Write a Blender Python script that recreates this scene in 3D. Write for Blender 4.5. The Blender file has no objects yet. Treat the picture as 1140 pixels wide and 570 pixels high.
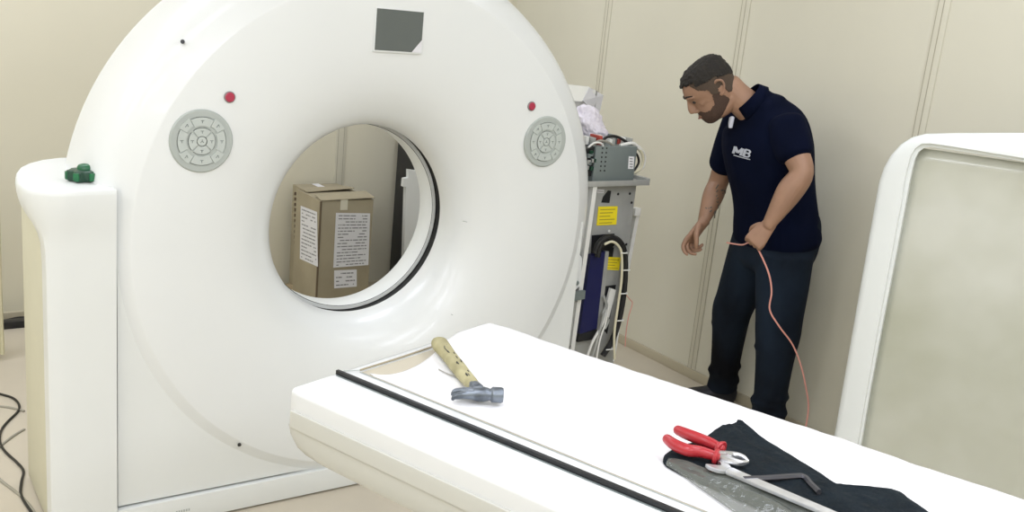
import bpy, bmesh, math, random
from mathutils import Vector, Matrix, noise
from mathutils.bvhtree import BVHTree
random.seed(7)
PI = math.pi
S = bpy.context.scene
COL = S.collection

# ------------------------------------------------------------------ camera
FPX, PITCH, ROLL, YAW, HC = 1086.4, math.radians(14.216), math.radians(5.695), math.radians(35.88), 1.75
cp, sp = math.cos(PITCH), math.sin(PITCH)
F0 = Vector((0, cp, -sp)); R0 = Vector((1, 0, 0)); U0 = Vector((0, sp, cp))
cr, sr = math.cos(ROLL), math.sin(ROLL)
R1, U1 = cr * R0 + sr * U0, -sr * R0 + cr * U0
RZ = Matrix.Rotation(-YAW, 3, 'Z')
CF, CR, CU = RZ @ F0, RZ @ R1, RZ @ U1
CAM = Vector((0, 0, HC))
cam = bpy.data.cameras.new('camera'); camo = bpy.data.objects.new('camera', cam); COL.objects.link(camo)
cam.sensor_width = 36; cam.lens = 36 * FPX / 1140; cam.clip_start = .05
camo.matrix_world = Matrix(((CR.x, CU.x, -CF.x, 0), (CR.y, CU.y, -CF.y, 0), (CR.z, CU.z, -CF.z, HC), (0, 0, 0, 1)))
S.camera = camo

# measuring helpers: a sight line from the camera met with a real plane of the room
def sight(x, y): return CF + (x - 570) / FPX * CR - (y - 285) / FPX * CU
def onz(x, y, z): d = sight(x, y); return CAM + d * ((z - HC) / d.z)
def ony(x, y, Y): d = sight(x, y); return CAM + d * (Y / d.y)
def onpl(x, y, p, n): d = sight(x, y); return CAM + d * ((Vector(p) - CAM).dot(Vector(n)) / d.dot(Vector(n)))

# ------------------------------------------------------------------ materials
MATS = {}
def mat(name, col, rough=.5, metal=0., var=0., vscale=8., bump=0., bscale=60., coat=0., spec=.5, alpha=1., trans=0., emit=0., stretch=None, col2=None, sss=0.):
    m = bpy.data.materials.new(name); m.use_nodes = True
    nt = m.node_tree; b = nt.nodes['Principled BSDF']
    b.inputs['Base Color'].default_value = (*col, 1); b.inputs['Roughness'].default_value = rough
    b.inputs['Metallic'].default_value = metal; b.inputs['Coat Weight'].default_value = coat
    b.inputs['Specular IOR Level'].default_value = spec; b.inputs['Alpha'].default_value = alpha
    b.inputs['Transmission Weight'].default_value = trans
    if emit: b.inputs['Emission Color'].default_value = (*col, 1); b.inputs['Emission Strength'].default_value = emit
    if var or bump or col2:
        tc = nt.nodes.new('ShaderNodeTexCoord'); mp = nt.nodes.new('ShaderNodeMapping')
        nt.links.new(tc.outputs['Object'], mp.inputs['Vector'])
        if stretch: mp.inputs['Scale'].default_value = stretch
    if var or col2:
        n = nt.nodes.new('ShaderNodeTexNoise'); n.inputs['Scale'].default_value = vscale; n.inputs['Detail'].default_value = 4
        nt.links.new(mp.outputs['Vector'], n.inputs['Vector'])
        r = nt.nodes.new('ShaderNodeValToRGB')
        c2 = col2 if col2 else tuple(c * (1 - var) for c in col)
        r.color_ramp.elements[0].position = .35; r.color_ramp.elements[1].position = .65
        r.color_ramp.elements[0].color = (*c2, 1); r.color_ramp.elements[1].color = (*col, 1)
        nt.links.new(n.outputs['Fac'], r.inputs['Fac']); nt.links.new(r.outputs['Color'], b.inputs['Base Color'])
    if bump:
        n2 = nt.nodes.new('ShaderNodeTexNoise'); n2.inputs['Scale'].default_value = bscale; n2.inputs['Detail'].default_value = 3
        nt.links.new(mp.outputs['Vector'], n2.inputs['Vector'])
        bp = nt.nodes.new('ShaderNodeBump'); bp.inputs['Strength'].default_value = bump; bp.inputs['Distance'].default_value = .01
        nt.links.new(n2.outputs['Fac'], bp.inputs['Height']); nt.links.new(bp.outputs['Normal'], b.inputs['Normal'])
    MATS[name] = m
    return m
M_WALL = mat('wall_paint', (.70, .675, .555), .5, var=.04, vscale=1.2)
M_WALLB = mat('wall_paint_back', (.715, .68, .54), .5, var=.04, vscale=1.2)
M_STRIP = mat('wall_strip', (.655, .63, .515), .45)
M_GROOVE = mat('wall_groove', (.40, .37, .28), .7)
M_CEIL = mat('ceiling_paint', (.8, .79, .74), .8)
M_FLOOR = mat('vinyl_floor', (.60, .54, .43), .4, var=.07, vscale=3)
M_BASE = mat('baseboard', (.50, .45, .33), .5)
M_WHITE = mat('gantry_white', (.78, .80, .79), .3, var=.015, vscale=2, coat=.15)
M_WHITE2 = mat('stand_white', (.76, .78, .76), .38, var=.02, vscale=2)
M_SIDE = mat('stand_side_cream', (.66, .64, .49), .5, var=.03)
M_TABLE = mat('table_white', (.70, .71, .70), .35, var=.01, vscale=3)
M_TSIDE = mat('table_cream', (.56, .56, .51), .4)
M_MAT = mat('table_mat_cream', (.52, .475, .37), .5)
M_SHEET = mat('white_sheet', (.86, .86, .87), .6, bump=.25, bscale=25)
M_BLACK = mat('black_plastic', (.012, .013, .015), .4)
M_RUBBER = mat('black_rubber', (.008, .008, .008), .6)
M_DISP = mat('display_glass', (.11, .125, .12), .15)
M_GAPD = mat('dark_seam', (.05, .05, .045), .8)
M_PANEL = mat('keypad_grey', (.42, .455, .43), .35)
M_KEY = mat('keypad_key', (.50, .54, .51), .3)
M_KEYD = mat('keypad_print', (.16, .19, .18), .5)
M_RED = mat('button_red', (.42, .03, .07), .35)
M_REDR = mat('button_ring', (.25, .22, .22), .35)
M_METAL = mat('galvanised_sheet', (.46, .47, .45), .45, metal=.35, var=.12, vscale=15)
M_METALD = mat('grey_painted_steel', (.20, .235, .23), .4, metal=.2)
M_STEEL = mat('bright_steel', (.82, .83, .86), .3, metal=.9, var=.2, vscale=30)
M_STEELD = mat('worn_steel', (.22, .25, .29), .38, metal=.8, var=.45, vscale=40)
M_NAVYBOX = mat('navy_unit', (.012, .014, .075), .3)
M_YEL = mat('yellow_label', (.85, .70, .02), .5)
M_YELD = mat('yellow_label_print', (.42, .34, .03), .6)
M_CREAMW = mat('cream_wire', (.70, .66, .48), .5)
M_WHITEW = mat('white_wire', (.78, .78, .74), .45)
M_GREYW = mat('grey_wire', (.30, .29, .25), .5)
M_REDW = mat('red_connector', (.45, .07, .05), .5)
M_BAG = mat('white_plastic_bag', (.80, .76, .83), .35, bump=.5, bscale=30)
M_CARDW = mat('white_board', (.82, .82, .76), .6)
M_CARD = mat('cardboard', (.36, .315, .215), .8, var=.12, vscale=6, bump=.1, bscale=40)
M_CARDD = mat('cardboard_dark', (.14, .105, .065), .8)
M_PAPER = mat('paper_label', (.74, .74, .76), .6)
M_INK = mat('label_ink', (.22, .22, .23), .7)
M_WOODP = mat('pallet_wood', (.50, .40, .24), .7, var=.2, vscale=10, stretch=(1, 6, 6))
M_GREEN = mat('green_plastic', (.015, .16, .06), .3, var=.3, vscale=30)
M_GREEND = mat('green_dark', (.01, .055, .03), .35)
M_SKIN = mat('skin', (.36, .205, .13), .5, var=.12, vscale=14)
M_SHIRT = mat('navy_cotton', (.0020, .0044, .0185), .9, var=.3, vscale=5, bump=.3, bscale=9, spec=.1)
M_JEAN = mat('dark_denim', (.0012, .0018, .0038), .9, col2=(.011, .020, .036), vscale=3.2, bump=.35, bscale=12, spec=.2, stretch=(1, 1, .6))
M_HAIR = mat('dark_hair', (.013, .010, .007), .75, bump=.5, bscale=150)
M_FADE = mat('cropped_side_hair', (.075, .05, .033), .8, bump=.4, bscale=200)
M_BEARD = mat('stubble', (.065, .036, .024), .8, bump=.3, bscale=200)
M_SHOE = mat('dark_shoe', (.010, .011, .016), .5)
M_LOGO = mat('logo_white', (.55, .58, .66), .6)
M_TEE = mat('white_undershirt', (.62, .64, .72), .8)
M_EYE = mat('eye_dark', (.02, .015, .012), .3)
M_LIP = mat('lips', (.30, .12, .09), .5)
M_PINK = mat('pink_orange_cable', (.78, .36, .30), .45)
M_TATT = mat('tattoo', (.13, .115, .09), .6)
M_HANDLE = mat('hammer_wood', (.47, .43, .24), .6, col2=(.30, .27, .14), vscale=22, stretch=(1, 1, 1))
M_CLOTH = mat('charcoal_cloth', (.008, .014, .019), .9, var=.4, vscale=18, bump=.9, bscale=45, spec=.2)
M_PLIER = mat('red_grip', (.40, .022, .03), .3)
M_HEX = mat('hex_key_black', (.07, .07, .08), .3, metal=.5)
M_COVER = mat('cover_white', (.80, .83, .81), .35)
M_COVERIN = mat('cover_inner_beige', (.40, .405, .30), .28, col2=(.62, .625, .55), vscale=1.3, coat=.3)  # broad dark and pale patches put the shell's light gradient into the colour
M_CURT = mat('yellow_curtain', (.66, .62, .42), .8)
M_CABLEB = mat('black_cable', (.012, .012, .01), .45)
M_TAPE = mat('grey_cable', (.33, .31, .25), .5)
M_FILM = mat('clear_film', (.20, .215, .19), .12, bump=.9, bscale=22)
# clear polythene: mostly see-through, partly glossy
_nt = M_FILM.node_tree; _b = _nt.nodes['Principled BSDF']; _b.inputs['Alpha'].default_value = .42; _b.inputs['Specular IOR Level'].default_value = 1

# ------------------------------------------------------------------ object helpers
def wm(o):
    m = o.matrix_basis.copy()
    while o.parent: o = o.parent; m = o.matrix_basis @ m
    return m
def link(name, bm, m, parent=None, base=None, rz=0, smooth=True, ang=35, mods=None):
    """bm is in room coordinates; the object gets its own origin"""
    bmesh.ops.recalc_face_normals(bm, faces=bm.faces[:])
    me = bpy.data.meshes.new(name)
    o = bpy.data.objects.new(name, me)
    if parent is not None: o.parent = parent; inv = wm(parent).inverted()
    else:
        if base is None:
            xs = [v.co for v in bm.verts]
            base = Vector(((min(c.x for c in xs) + max(c.x for c in xs)) / 2, (min(c.y for c in xs) + max(c.y for c in xs)) / 2, min(c.z for c in xs)))
        o.location = base; o.rotation_euler = (0, 0, rz); inv = o.matrix_basis.inverted()
    bmesh.ops.transform(bm, matrix=inv, verts=bm.verts[:])
    if smooth:
        for f in bm.faces: f.smooth = True
        for e in bm.edges:
            if len(e.link_faces) == 2 and e.calc_face_angle(0) > math.radians(ang): e.smooth = False
    bm.to_mesh(me); bm.free()
    for mm in (m if isinstance(m, (list, tuple)) else [m]): me.materials.append(mm)
    COL.objects.link(o)
    return o
def thing(name, label, cat, base, rz=0, group=None):
    o = bpy.data.objects.new(name, None); o.empty_display_size = .1
    o.location = base; o.rotation_euler = (0, 0, rz); COL.objects.link(o)
    return tag(o, label, cat, group)
def tag(o, label, cat=None, group=None):
    o['label'] = label
    if cat: o['category'] = cat
    if group: o['group'] = group
    return o
def struct(name, bm, m, parent=None, **k):
    o = link(name, bm, m, parent, **k)
    if parent is None: o['kind'] = 'structure'
    return o
def B(): return bmesh.new()
def box(bm, lo, hi, M=None, bev=0, seg=2):
    t = bmesh.new(); bmesh.ops.create_cube(t, size=1)
    lo, hi = Vector(lo), Vector(hi); c = (lo + hi) / 2; s = hi - lo
    for v in t.verts: v.co = Vector((v.co.x * s.x, v.co.y * s.y, v.co.z * s.z)) + c
    if bev: bmesh.ops.bevel(t, geom=t.edges[:], offset=bev, segments=seg, profile=.6, affect='EDGES')
    if M is not None: bmesh.ops.transform(t, matrix=M, verts=t.verts[:])
    merge(bm, t); return bm
def merge(bm, t):
    me = bpy.data.meshes.new('tmp'); t.to_mesh(me); t.free(); bm.from_mesh(me); bpy.data.meshes.remove(me)
def loft(bm, rings, cap0=True, cap1=True, closed=True):
    vs = [[bm.verts.new(p) for p in r] for r in rings]
    n = len(vs[0])
    for i in range(len(vs) - 1):
        for j in range(n if closed else n - 1):
            k = (j + 1) % n
            try: bm.faces.new((vs[i][j], vs[i][k], vs[i + 1][k], vs[i + 1][j]))
            except ValueError: pass
    if closed and cap0: bm.faces.new(vs[0][::-1])
    if closed and cap1: bm.faces.new(vs[-1])
    return vs
def smoothpts(pts, n=6):
    """Catmull-Rom through tuples"""
    P = [Vector(p) if not isinstance(p, Vector) else p for p in pts]
    if len(P) < 3: return P
    out = []
    for i in range(len(P) - 1):
        a = P[max(i - 1, 0)]; b = P[i]; c = P[i + 1]; d = P[min(i + 2, len(P) - 1)]
        for k in range(n):
            t = k / n
            out.append(.5 * ((2 * b) + (c - a) * t + (2 * a - 5 * b + 4 * c - d) * t * t + (3 * b - a - 3 * c + d) * t ** 3))
    out.append(P[-1]); return out
def tube(bm, pts, r, n=10, sm=6, rounded=False):
    """round tube; r a number or list per control point"""
    rr = r if isinstance(r, (list, tuple)) else [r] * len(pts)
    q = smoothpts([Vector((*p, a)) for p, a in zip([tuple(p) for p in pts], rr)], sm) if sm and len(pts) > 2 else [Vector((*p, a)) for p, a in zip([tuple(p) for p in pts], rr)]
    P = [Vector(v[:3]) for v in q]; Rr = [v[3] for v in q]
    t0 = (P[1] - P[0]).normalized(); up = Vector((0, 0, 1)) if abs(t0.z) < .9 else Vector((1, 0, 0))
    N = t0.cross(up).normalized(); rings = []
    for i in range(len(P)):
        t = (P[min(i + 1, len(P) - 1)] - P[max(i - 1, 0)]).normalized()
        N = (N - t * N.dot(t)).normalized(); Bn = t.cross(N)
        ring = lambda c, rad: [c + (N * math.cos(2 * PI * k / n) + Bn * math.sin(2 * PI * k / n)) * rad for k in range(n)]
        if rounded and i == 0:
            for a in (80, 55, 28): rings.append(ring(P[0] - t * Rr[0] * math.sin(math.radians(a)), Rr[0] * math.cos(math.radians(a))))
        rings.append(ring(P[i], Rr[i]))
        if rounded and i == len(P) - 1:
            for a in (28, 55, 80): rings.append(ring(P[-1] + t * Rr[-1] * math.sin(math.radians(a)), Rr[-1] * math.cos(math.radians(a))))
    loft(bm, rings); return bm
def eltube(bm, secs, n=24, sm=4, power=2.0, rounded=True):
    """lofted limb: secs = (centre, side radius, front radius, side vector) -> elliptical rings"""
    rows = [tuple(c) + (a, b) + tuple(s) for c, a, b, s in secs]
    n2 = []
    L = len(rows)
    vecs = rows
    out = []
    for i in range(L - 1):
        a_, b_, c_, d_ = vecs[max(i - 1, 0)], vecs[i], vecs[i + 1], vecs[min(i + 2, L - 1)]
        for k in range(sm):
            t = k / sm
            out.append([.5 * ((2 * b) + (c - a) * t + (2 * a - 5 * b + 4 * c - d) * t * t + (3 * b - a - 3 * c + d) * t ** 3) for a, b, c, d in zip(a_, b_, c_, d_)])
    out.append(list(vecs[-1]))
    rings = []
    for i, q in enumerate(out):
        c = Vector(q[:3]); t = (Vector(out[min(i + 1, len(out) - 1)][:3]) - Vector(out[max(i - 1, 0)][:3])).normalized()
        s = Vector(q[5:8]); s = (s - t * s.dot(t)).normalized(); f = t.cross(s)
        def ring(c, ra, rb):
            R = []
            for k in range(n):
                x, y = math.cos(2 * PI * k / n), math.sin(2 * PI * k / n)
                x = math.copysign(abs(x) ** (2 / power), x); y = math.copysign(abs(y) ** (2 / power), y)
                R.append(c + s * x * ra + f * y * rb)
            return R
        if i == 0 and rounded:
            m = min(q[3], q[4])
            for a in (75, 45, 20): k = math.cos(math.radians(a)); rings.append(ring(c - t * m * .6 * math.sin(math.radians(a)), q[3] * k, q[4] * k))
        rings.append(ring(c, q[3], q[4]))
        if i == len(out) - 1 and rounded:
            m = min(q[3], q[4])
            for a in (20, 45, 75): k = math.cos(math.radians(a)); rings.append(ring(c + t * m * .6 * math.sin(math.radians(a)), q[3] * k, q[4] * k))
    loft(bm, rings); return bm
def lathe_y(bm, prof, cx, cz, n=160):
    """profile (r, Y) turned about the axis X=cx, Z=cz"""
    rings = [[Vector((cx + r * math.sin(2 * PI * k / n), Y, cz + r * math.cos(2 * PI * k / n))) for k in range(n)] for r, Y in prof]
    loft(bm, rings, False, False); return bm
def disc_y(bm, cx, cz, Y0, Y1, r, n=40, bev=0.0):
    rs = [(r, Y1), (r, Y0 + bev), (r - bev, Y0)] if bev else [(r, Y1), (r, Y0)]
    rings = [[Vector((cx + q * math.sin(2 * PI * k / n), Y, cz + q * math.cos(2 * PI * k / n))) for k in range(n)] for q, Y in rs]
    loft(bm, rings); return bm
def prism(bm, pts, off):
    """polygon of room points pushed along off"""
    a = [bm.verts.new(p) for p in pts]; b = [bm.verts.new(Vector(p) + Vector(off)) for p in pts]; n = len(a)
    bm.faces.new(a); bm.faces.new(b[::-1])
    for i in range(n): bm.faces.new((a[i], a[(i + 1) % n], b[(i + 1) % n], b[i]))
    return bm
def quadbar(bm, p, q, w, d, side, nrm):
    """flat bar from p to q, width w along side, thickness d along nrm"""
    p, q, side, nrm = Vector(p), Vector(q), Vector(side).normalized(), Vector(nrm).normalized()
    prism(bm, [p - side * w / 2, p + side * w / 2, q + side * w / 2, q - side * w / 2], nrm * d)
def remesh(o, vox, it=6, fac=.5):
    m = o.modifiers.new('fuse', 'REMESH'); m.mode = 'VOXEL'; m.voxel_size = vox; m.use_smooth_shade = True
    s = o.modifiers.new('soften', 'SMOOTH'); s.iterations = it; s.factor = fac
def arcpts(c, r, a0, a1, n): return [(c[0] + r * math.cos(math.radians(a0 + (a1 - a0) * i / n)), c[1] + r * math.sin(math.radians(a0 + (a1 - a0) * i / n))) for i in range(n + 1)]

# ------------------------------------------------------------------ the room
XL, XR, YF, YB, ZC = -2.2, 3.57, -1.9, 5.15, 2.9
b = box(B(), (XL - .1, YF - .1, -.1), (XR + .1, YB + .1, 0)); struct('floor', b, M_FLOOR)
b = box(B(), (XL - .1, YF - .1, ZC), (XR + .1, YB + .1, ZC + .1)); struct('ceiling', b, M_CEIL)
b = box(B(), (XR, YF - .1, 0), (XR + .1, YB + .1, ZC)); struct('wall_right', b, M_WALL)
b = box(B(), (XL, YB, 0), (XR, YB + .1, ZC)); struct('wall_back', b, M_WALLB)
b = box(B(), (XL - .1, YF - .1, 0), (XL, YB + .1, ZC)); struct('wall_left', b, M_WALLB)
b = box(B(), (XL, YF - .1, 0), (XR, YF, ZC)); struct('wall_front', b, M_WALL)
b = box(B(), (XR - .012, YF, 0), (XR, YB, .05), bev=.003); struct('baseboard_right', b, M_BASE)
b = box(B(), (XL, YB - .012, 0), (XR - .012, YB, .05), bev=.003); struct('baseboard_back', b, M_BASE)
tn = 1
for Y in (.26, 1.26, 2.265, 3.27, 4.262):
    t = box(B(), (XR - .005, Y - .026, .05), (XR, Y + .026, ZC), bev=.0015)
    o = struct('trim_%d' % tn, t, M_STRIP); tn += 1
    g = B()
    for dy, w in ((.0, .004), (.024, .0025)): box(g, (XR - .0056, Y + dy - w / 2, .05), (XR - .0044, Y + dy + w / 2, ZC))
    link('groove', g, M_GROOVE, o)
for X in (-.56, .44, 1.46, 2.43, 3.4):
    t = box(B(), (X - .032, YB - .005, .05), (X + .032, YB, ZC), bev=.0015)
    o = struct('trim_%d' % tn, t, M_STRIP); tn += 1
    g = B()
    for dx, w in ((-.018, .003), (.018, .003)): box(g, (X + dx - w / 2, YB - .0056, .05), (X + dx + w / 2, YB - .0044, ZC))
    link('groove', g, M_GROOVE, o)

# ------------------------------------------------------------------ scanner gantry
GX, GZ, GY = 1.567, .95, 2.92
gan = thing('scanner_gantry', 'large white ring-shaped body scanner gantry with a round bore, half its covers off', 'medical scanner', (GX, 3.1, 0))
prof = [(.353, 3.155), (.352, 3.13), (.356, 3.10), (.366, 3.065), (.385, 3.03), (.412, 3.0), (.45, 2.972), (.50, 2.95), (.56, 2.934), (.63, 2.924), (.71, 2.920), (.845, 2.920), (.8485, 2.9206), (.852, 2.9222), (.888, 2.941), (.905, 2.950), (.922, 2.961), (.94, 2.980), (.957, 3.02), (.968, 3.06), (.974, 3.11), (.975, 3.18), (.972, 3.30)]
prof2 = [(a, b_) for a, b_, in [tuple(v) for v in smoothpts([Vector((a, b_, 0)) for a, b_ in prof[:11]], 3)] ] if False else prof
bm = lathe_y(B(), prof2, GX, GZ, 192)
# turn the shell back inside so that it has real thickness
lathe_y(bm, [(.972, 3.30), (.94, 3.30), (.92, 3.05), (.86, 2.96), (.60, 2.96), (.46, 3.0), (.40, 3.06), (.385, 3.155), (.353, 3.155)], GX, GZ, 192)
bmesh.ops.remove_doubles(bm, verts=bm.verts[:], dist=1e-5)
fc = link('front_cover', bm, M_WHITE, gan, ang=50)
# black gap and inner liner
bm = lathe_y(B(), [(.366, 3.152), (.362, 3.200)], GX, GZ, 128); lathe_y(bm, [(.362, 3.200), (.344, 3.200)], GX, GZ, 128)
tag(link('bore_gap', bm, M_RUBBER, gan), 'black rubber ring in the gap around the bore')
bm = lathe_y(B(), [(.372, 3.201), (.3465, 3.199), (.346, 3.200), (.346, 3.30), (.352, 3.31), (.372, 3.31), (.372, 3.201)], GX, GZ, 128)
link('bore_liner', bm, M_WHITE2, gan)
# rotating drum body behind the cover
bm = lathe_y(B(), [(.40, 3.19), (.93, 3.12), (.93, 3.31), (.40, 3.31), (.40, 3.19)], GX, GZ, 128)
link('drum_housing', bm, M_METAL, gan)
# display window
dq = [(419.5, 9), (471, 13), (469, 58.5), (417.5, 55.5)]
P = [ony(x, y, GY - .001) for x, y in dq]
x0, x1, z0, z1 = P[0].x, P[1].x + .002, P[3].z, P[0].z
bm = box(B(), (x0 - .004, GY - .003, z0 - .005), (x1 + .004, GY + .01, z1 + .004), bev=.001)
dsp = link('display', bm, M_WHITE, gan)
link('screen', box(B(), (x0, GY - .0036, z0), (x1, GY - .002, z1)), M_DISP, dsp)
bm = prism(B(), [(x1 - .036, GY - .0038, z0), (x1, GY - .0038, z0), (x1, GY - .0038, z0 + .042)], (0, -.0006, 0))
tag(link('corner_sticker', bm, M_PAPER, dsp), 'pale triangular peeling corner on the dark screen')
# red buttons
for X in (GX - .562, GX + .565):
    o = link('stop_button', disc_y(B(), X, 1.407, GY - .005, GY + .004, .0175, bev=.002), M_REDR, gan)
    o2 = link('button_cap', disc_y(B(), X, 1.407, GY - .009, GY - .004, .0145, bev=.003), M_RED, o); tag(o2, 'dark red button cap')
# two round keypads
def keypad(X, Z):
    k = link('control_panel', disc_y(B(), X, Z, GY - .006, GY + .004, .096, 64, bev=.004), M_PANEL, gan)
    tag(k, 'round grey keypad')
    def sector(r0, r1, a0, a1, name='key'):
        n = max(3, int((a1 - a0) / 8)); pts = []
        for i in range(n + 1): a = math.radians(a0 + (a1 - a0) * i / n); pts.append((X + r1 * math.cos(a), GY - .006, Z + r1 * math.sin(a)))
        for i in range(n + 1): a = math.radians(a1 - (a1 - a0) * i / n); pts.append((X + r0 * math.cos(a), GY - .006, Z + r0 * math.sin(a)))
        c = Vector((X, GY - .006, Z)); bm = B()
        prism(bm, pts, (0, -.003, 0))
        o = link(name, bm, M_KEY, k, smooth=False)
        return o
    cap = link('key', disc_y(B(), X, Z, GY - .0095, GY - .005, .0135, 24, bev=.001), M_KEY, k)
    for q in range(4): sector(.0165, .0395, 90 * q + 49, 90 * q + 131)
    for q in range(4): sector(.047, .072, 90 * q + 62, 90 * q + 118)
    for q in range(4): sector(.053, .077, 90 * q + 29, 90 * q + 57) if False else sector(.053, .078, 90 * q + 30, 90 * q + 60)
    # raised dark outlines and symbols printed on the keys
    bm = B()
    def arc(r, a0, a1, w=.0014, Y=GY - .0093):
        n = max(4, int(abs(a1 - a0) / 8)); 
        for i in range(n):
            A, C = [math.radians(a0 + (a1 - a0) * t / n) for t in (i, i + 1)]
            p = [(X + rr * math.cos(t), Y, Z + rr * math.sin(t)) for rr, t in ((r - w / 2, A), (r + w / 2, A), (r + w / 2, C), (r - w / 2, C))]
            prism(bm, p, (0, -.0005, 0))
    def seg(x0, z0, x1, z1, w=.0015):
        quadbar(bm, (X + x0, GY - .0092, Z + z0), (X + x1, GY - .0092, Z + z1), w, -.0006, Vector((-(z1 - z0), 0, x1 - x0)), (0, 1, 0))
    arc(.0150, 0, 360, .0012, GY - .0055)
    for q in range(4):
        arc(.041, 90 * q + 49, 90 * q + 131, .0014, GY - .0055); arc(.0735, 90 * q + 62, 90 * q + 118, .0014, GY - .0055)
        a = math.radians(90 * q + 90)
        for r, s in ((.029, .005), (.060, .005)):
            cx, cz = r * math.cos(a), r * math.sin(a)
            seg(cx - s, cz + s * .5, cx + s, cz + s * .5); seg(cx, cz + s * .5, cx, cz - s)
        a = math.radians(90 * q + 45); cx, cz = .066 * math.cos(a), .066 * math.sin(a)
        seg(cx - .004, cz - .004, cx + .002, cz + .005); seg(cx + .002, cz + .005, cx + .005, cz - .003)
    for a in (90, 210, 330): seg(0, 0, .006 * math.cos(math.radians(a)), .006 * math.sin(math.radians(a)), .002)
    link('key_symbols', bm, M_KEYD, k, smooth=False)
keypad(GX - .645, 1.273); keypad(GX + .645, 1.276)
# screw holes in the bevel
for x, y in ((205.5, 47), (265.5, 494)):
    p = ony(x, y, 2.932); d = Vector((p.x - GX, 0, p.z - GZ)); r = d.length; d.normalize()
    yy = 2.9235 + (r - .86) * .44
    bm = B(); bmesh.ops.create_cone(bm, cap_ends=True, segments=20, radius1=.0062, radius2=.0062, depth=.004)
    n_ = (Vector((0, -1, 0)) + d * .42).normalized()
    bmesh.ops.transform(bm, matrix=Matrix.Translation((GX + d.x * r, yy - .0005, GZ + d.z * r)) @ n_.to_track_quat('Z', 'Y').to_matrix().to_4x4(), verts=bm.verts[:])
    tag(link('screw_hole', bm, M_BLACK, gan), 'small dark screw hole')
# tiny scuffs
for x, y, dx, dy in ((515, 246, 5, 1.2), (502, 350, 2, .5)):
    a, c = ony(x, y, GY - .0003), ony(x + dx, y + dy, GY - .0003); bm = B(); quadbar(bm, a, c, .0016, -.0004, (0, 0, 1), (0, 1, 0))
    link('scuff_mark', bm, M_KEYD, gan, smooth=False)
# stand: flat front panel, seam, plinth, base
xs = .685; xr = 2.46
def corner_panel(x0, x1, z0, r, Y0, Y1):
    pts = [(x0, Y0, z0), (x1, Y0, z0), (x1, Y0, GZ)] + [(GX + r * math.cos(t), Y0, GZ - r * math.sin(t)) for t in [PI * i / 48 for i in range(49)]] + [(x0, Y0, GZ)]
    return prism(B(), pts, (0, Y1 - Y0, 0))
link('lower_panel', corner_panel(xs, xr, .100, .83, 2.938, 2.953), M_WHITE2, gan, smooth=False)
link('panel_seam', corner_panel(xs - .006, xr, .0, .84, 2.9535, 2.975), M_GAPD, gan, smooth=False)
bm = box(B(), (xs - .004, 2.922, .008), (xr, 2.972, .092), bev=.002)
pl = link('plinth', bm, M_WHITE2, gan)
bm = B()
for i in range(6): box(bm, (.862 + i * .008, 2.9212, .042), (.867 + i * .008, 2.9222, .050))
tag(link('maker_mark', bm, M_PANEL, pl, smooth=False), 'tiny grey printed mark')
link('base_frame', box(B(), (.53, 3.0, 0), (2.62, 3.30, .10)), M_GAPD, gan)
link('stand_block', box(B(), (.502, 2.99, .012), (.80, 3.43, 1.03), bev=.008), M_SIDE, gan)
# left pillar cover, flared like an armrest at the top
def dsec(t, z):
    # t=0 straight body, t=1 widest flare
    body = [(.6775, 2.916), (.60, 2.916), (.535, 2.917), (.500, 2.918), (.489, 2.926), (.488, 2.95), (.493, 3.02), (.515, 3.04), (.53, 3.25), (.53, 3.33), (.53, 3.38), (.54, 3.40), (.60, 3.41), (.6775, 3.41)]
    top = [(.6775, 2.910), (.60, 2.908), (.545, 2.898), (.500, 2.904), (.460, 2.935), (.443, 2.98), (.437, 3.05), (.443, 3.12), (.457, 3.20), (.480, 3.28), (.515, 3.35), (.565, 3.41), (.620, 3.445), (.6775, 3.452)]
    return [Vector((a[0] * (1 - t) + c[0] * t, a[1] * (1 - t) + c[1] * t, z)) for a, c in zip([(p[0], p[1], 0) for p in body], [(p[0], p[1], 0) for p in top])]
rings = []
for z, t in ((.0, 0), (.3, 0), (.6, 0), (.90, .0), (.955, .05), (.985, .16), (1.015, .38), (1.04, .64), (1.065, .86), (1.088, .97), (1.115, 1)):
    rings.append(dsec(t, z))
c0 = Vector((.63, 3.15, 0))
for sc, z in ((.995, 1.126), (.98, 1.1305), (.95, 1.132)):
    rings.append([Vector((max(p.x, 0) if False else (.6775 - (.6775 - p.x) * sc), 3.17 + (p.y - 3.17) * sc, z)) for p in dsec(1, 0)])
bm = B(); loft(bm, rings)
link('pillar_cover', bm, M_WHITE2, gan, ang=40)
# exposed right-hand side: sheet-metal frame and everything bolted to it
YC = 3.05
at = lambda x, y, Y=YC: ony(x, y, Y)
def sheet(name, pix, Y, d, m, par, label=None, ang=35):
    o = link(name, prism(B(), [at(x, y, Y) for x, y in pix], (0, d, 0)), m, par, smooth=False)
    if label: tag(o, label)
    return o
tl, tr = at(652, 198), at(709, 204)
bm = box(B(), (2.40, YC, .02), (tr.x, YC + .20, tr.z), bev=.003)
rk = link('side_frame', bm, M_METAL, gan); tag(rk, 'bare galvanised sheet metal side frame')
def rd(par, pts, m, name, r=.004):
    bm = B()
    for x, y in pts: p = at(x, y); disc_y(bm, p.x, p.z, YC - .002, YC + .001, r, 12)
    return link(name, bm, m, par, smooth=False)
for x, y in ((688, 216), (701, 215.5), (703, 225.5), (697, 272), (672, 301), (668, 323), (666, 345), (669, 373)): rd(rk, [(x, y)], M_BLACK, 'bolt_hole', .0058)
rd(rk, [(678, 257)], M_WHITEW, 'screw', .006)
sheet('cutout', [(677, 212), (680.5, 212.5), (678.5, 226), (669.5, 225.5), (671.5, 219)], YC - .0012, .002, M_BLACK, rk, 'black opening in the sheet metal')
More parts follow.
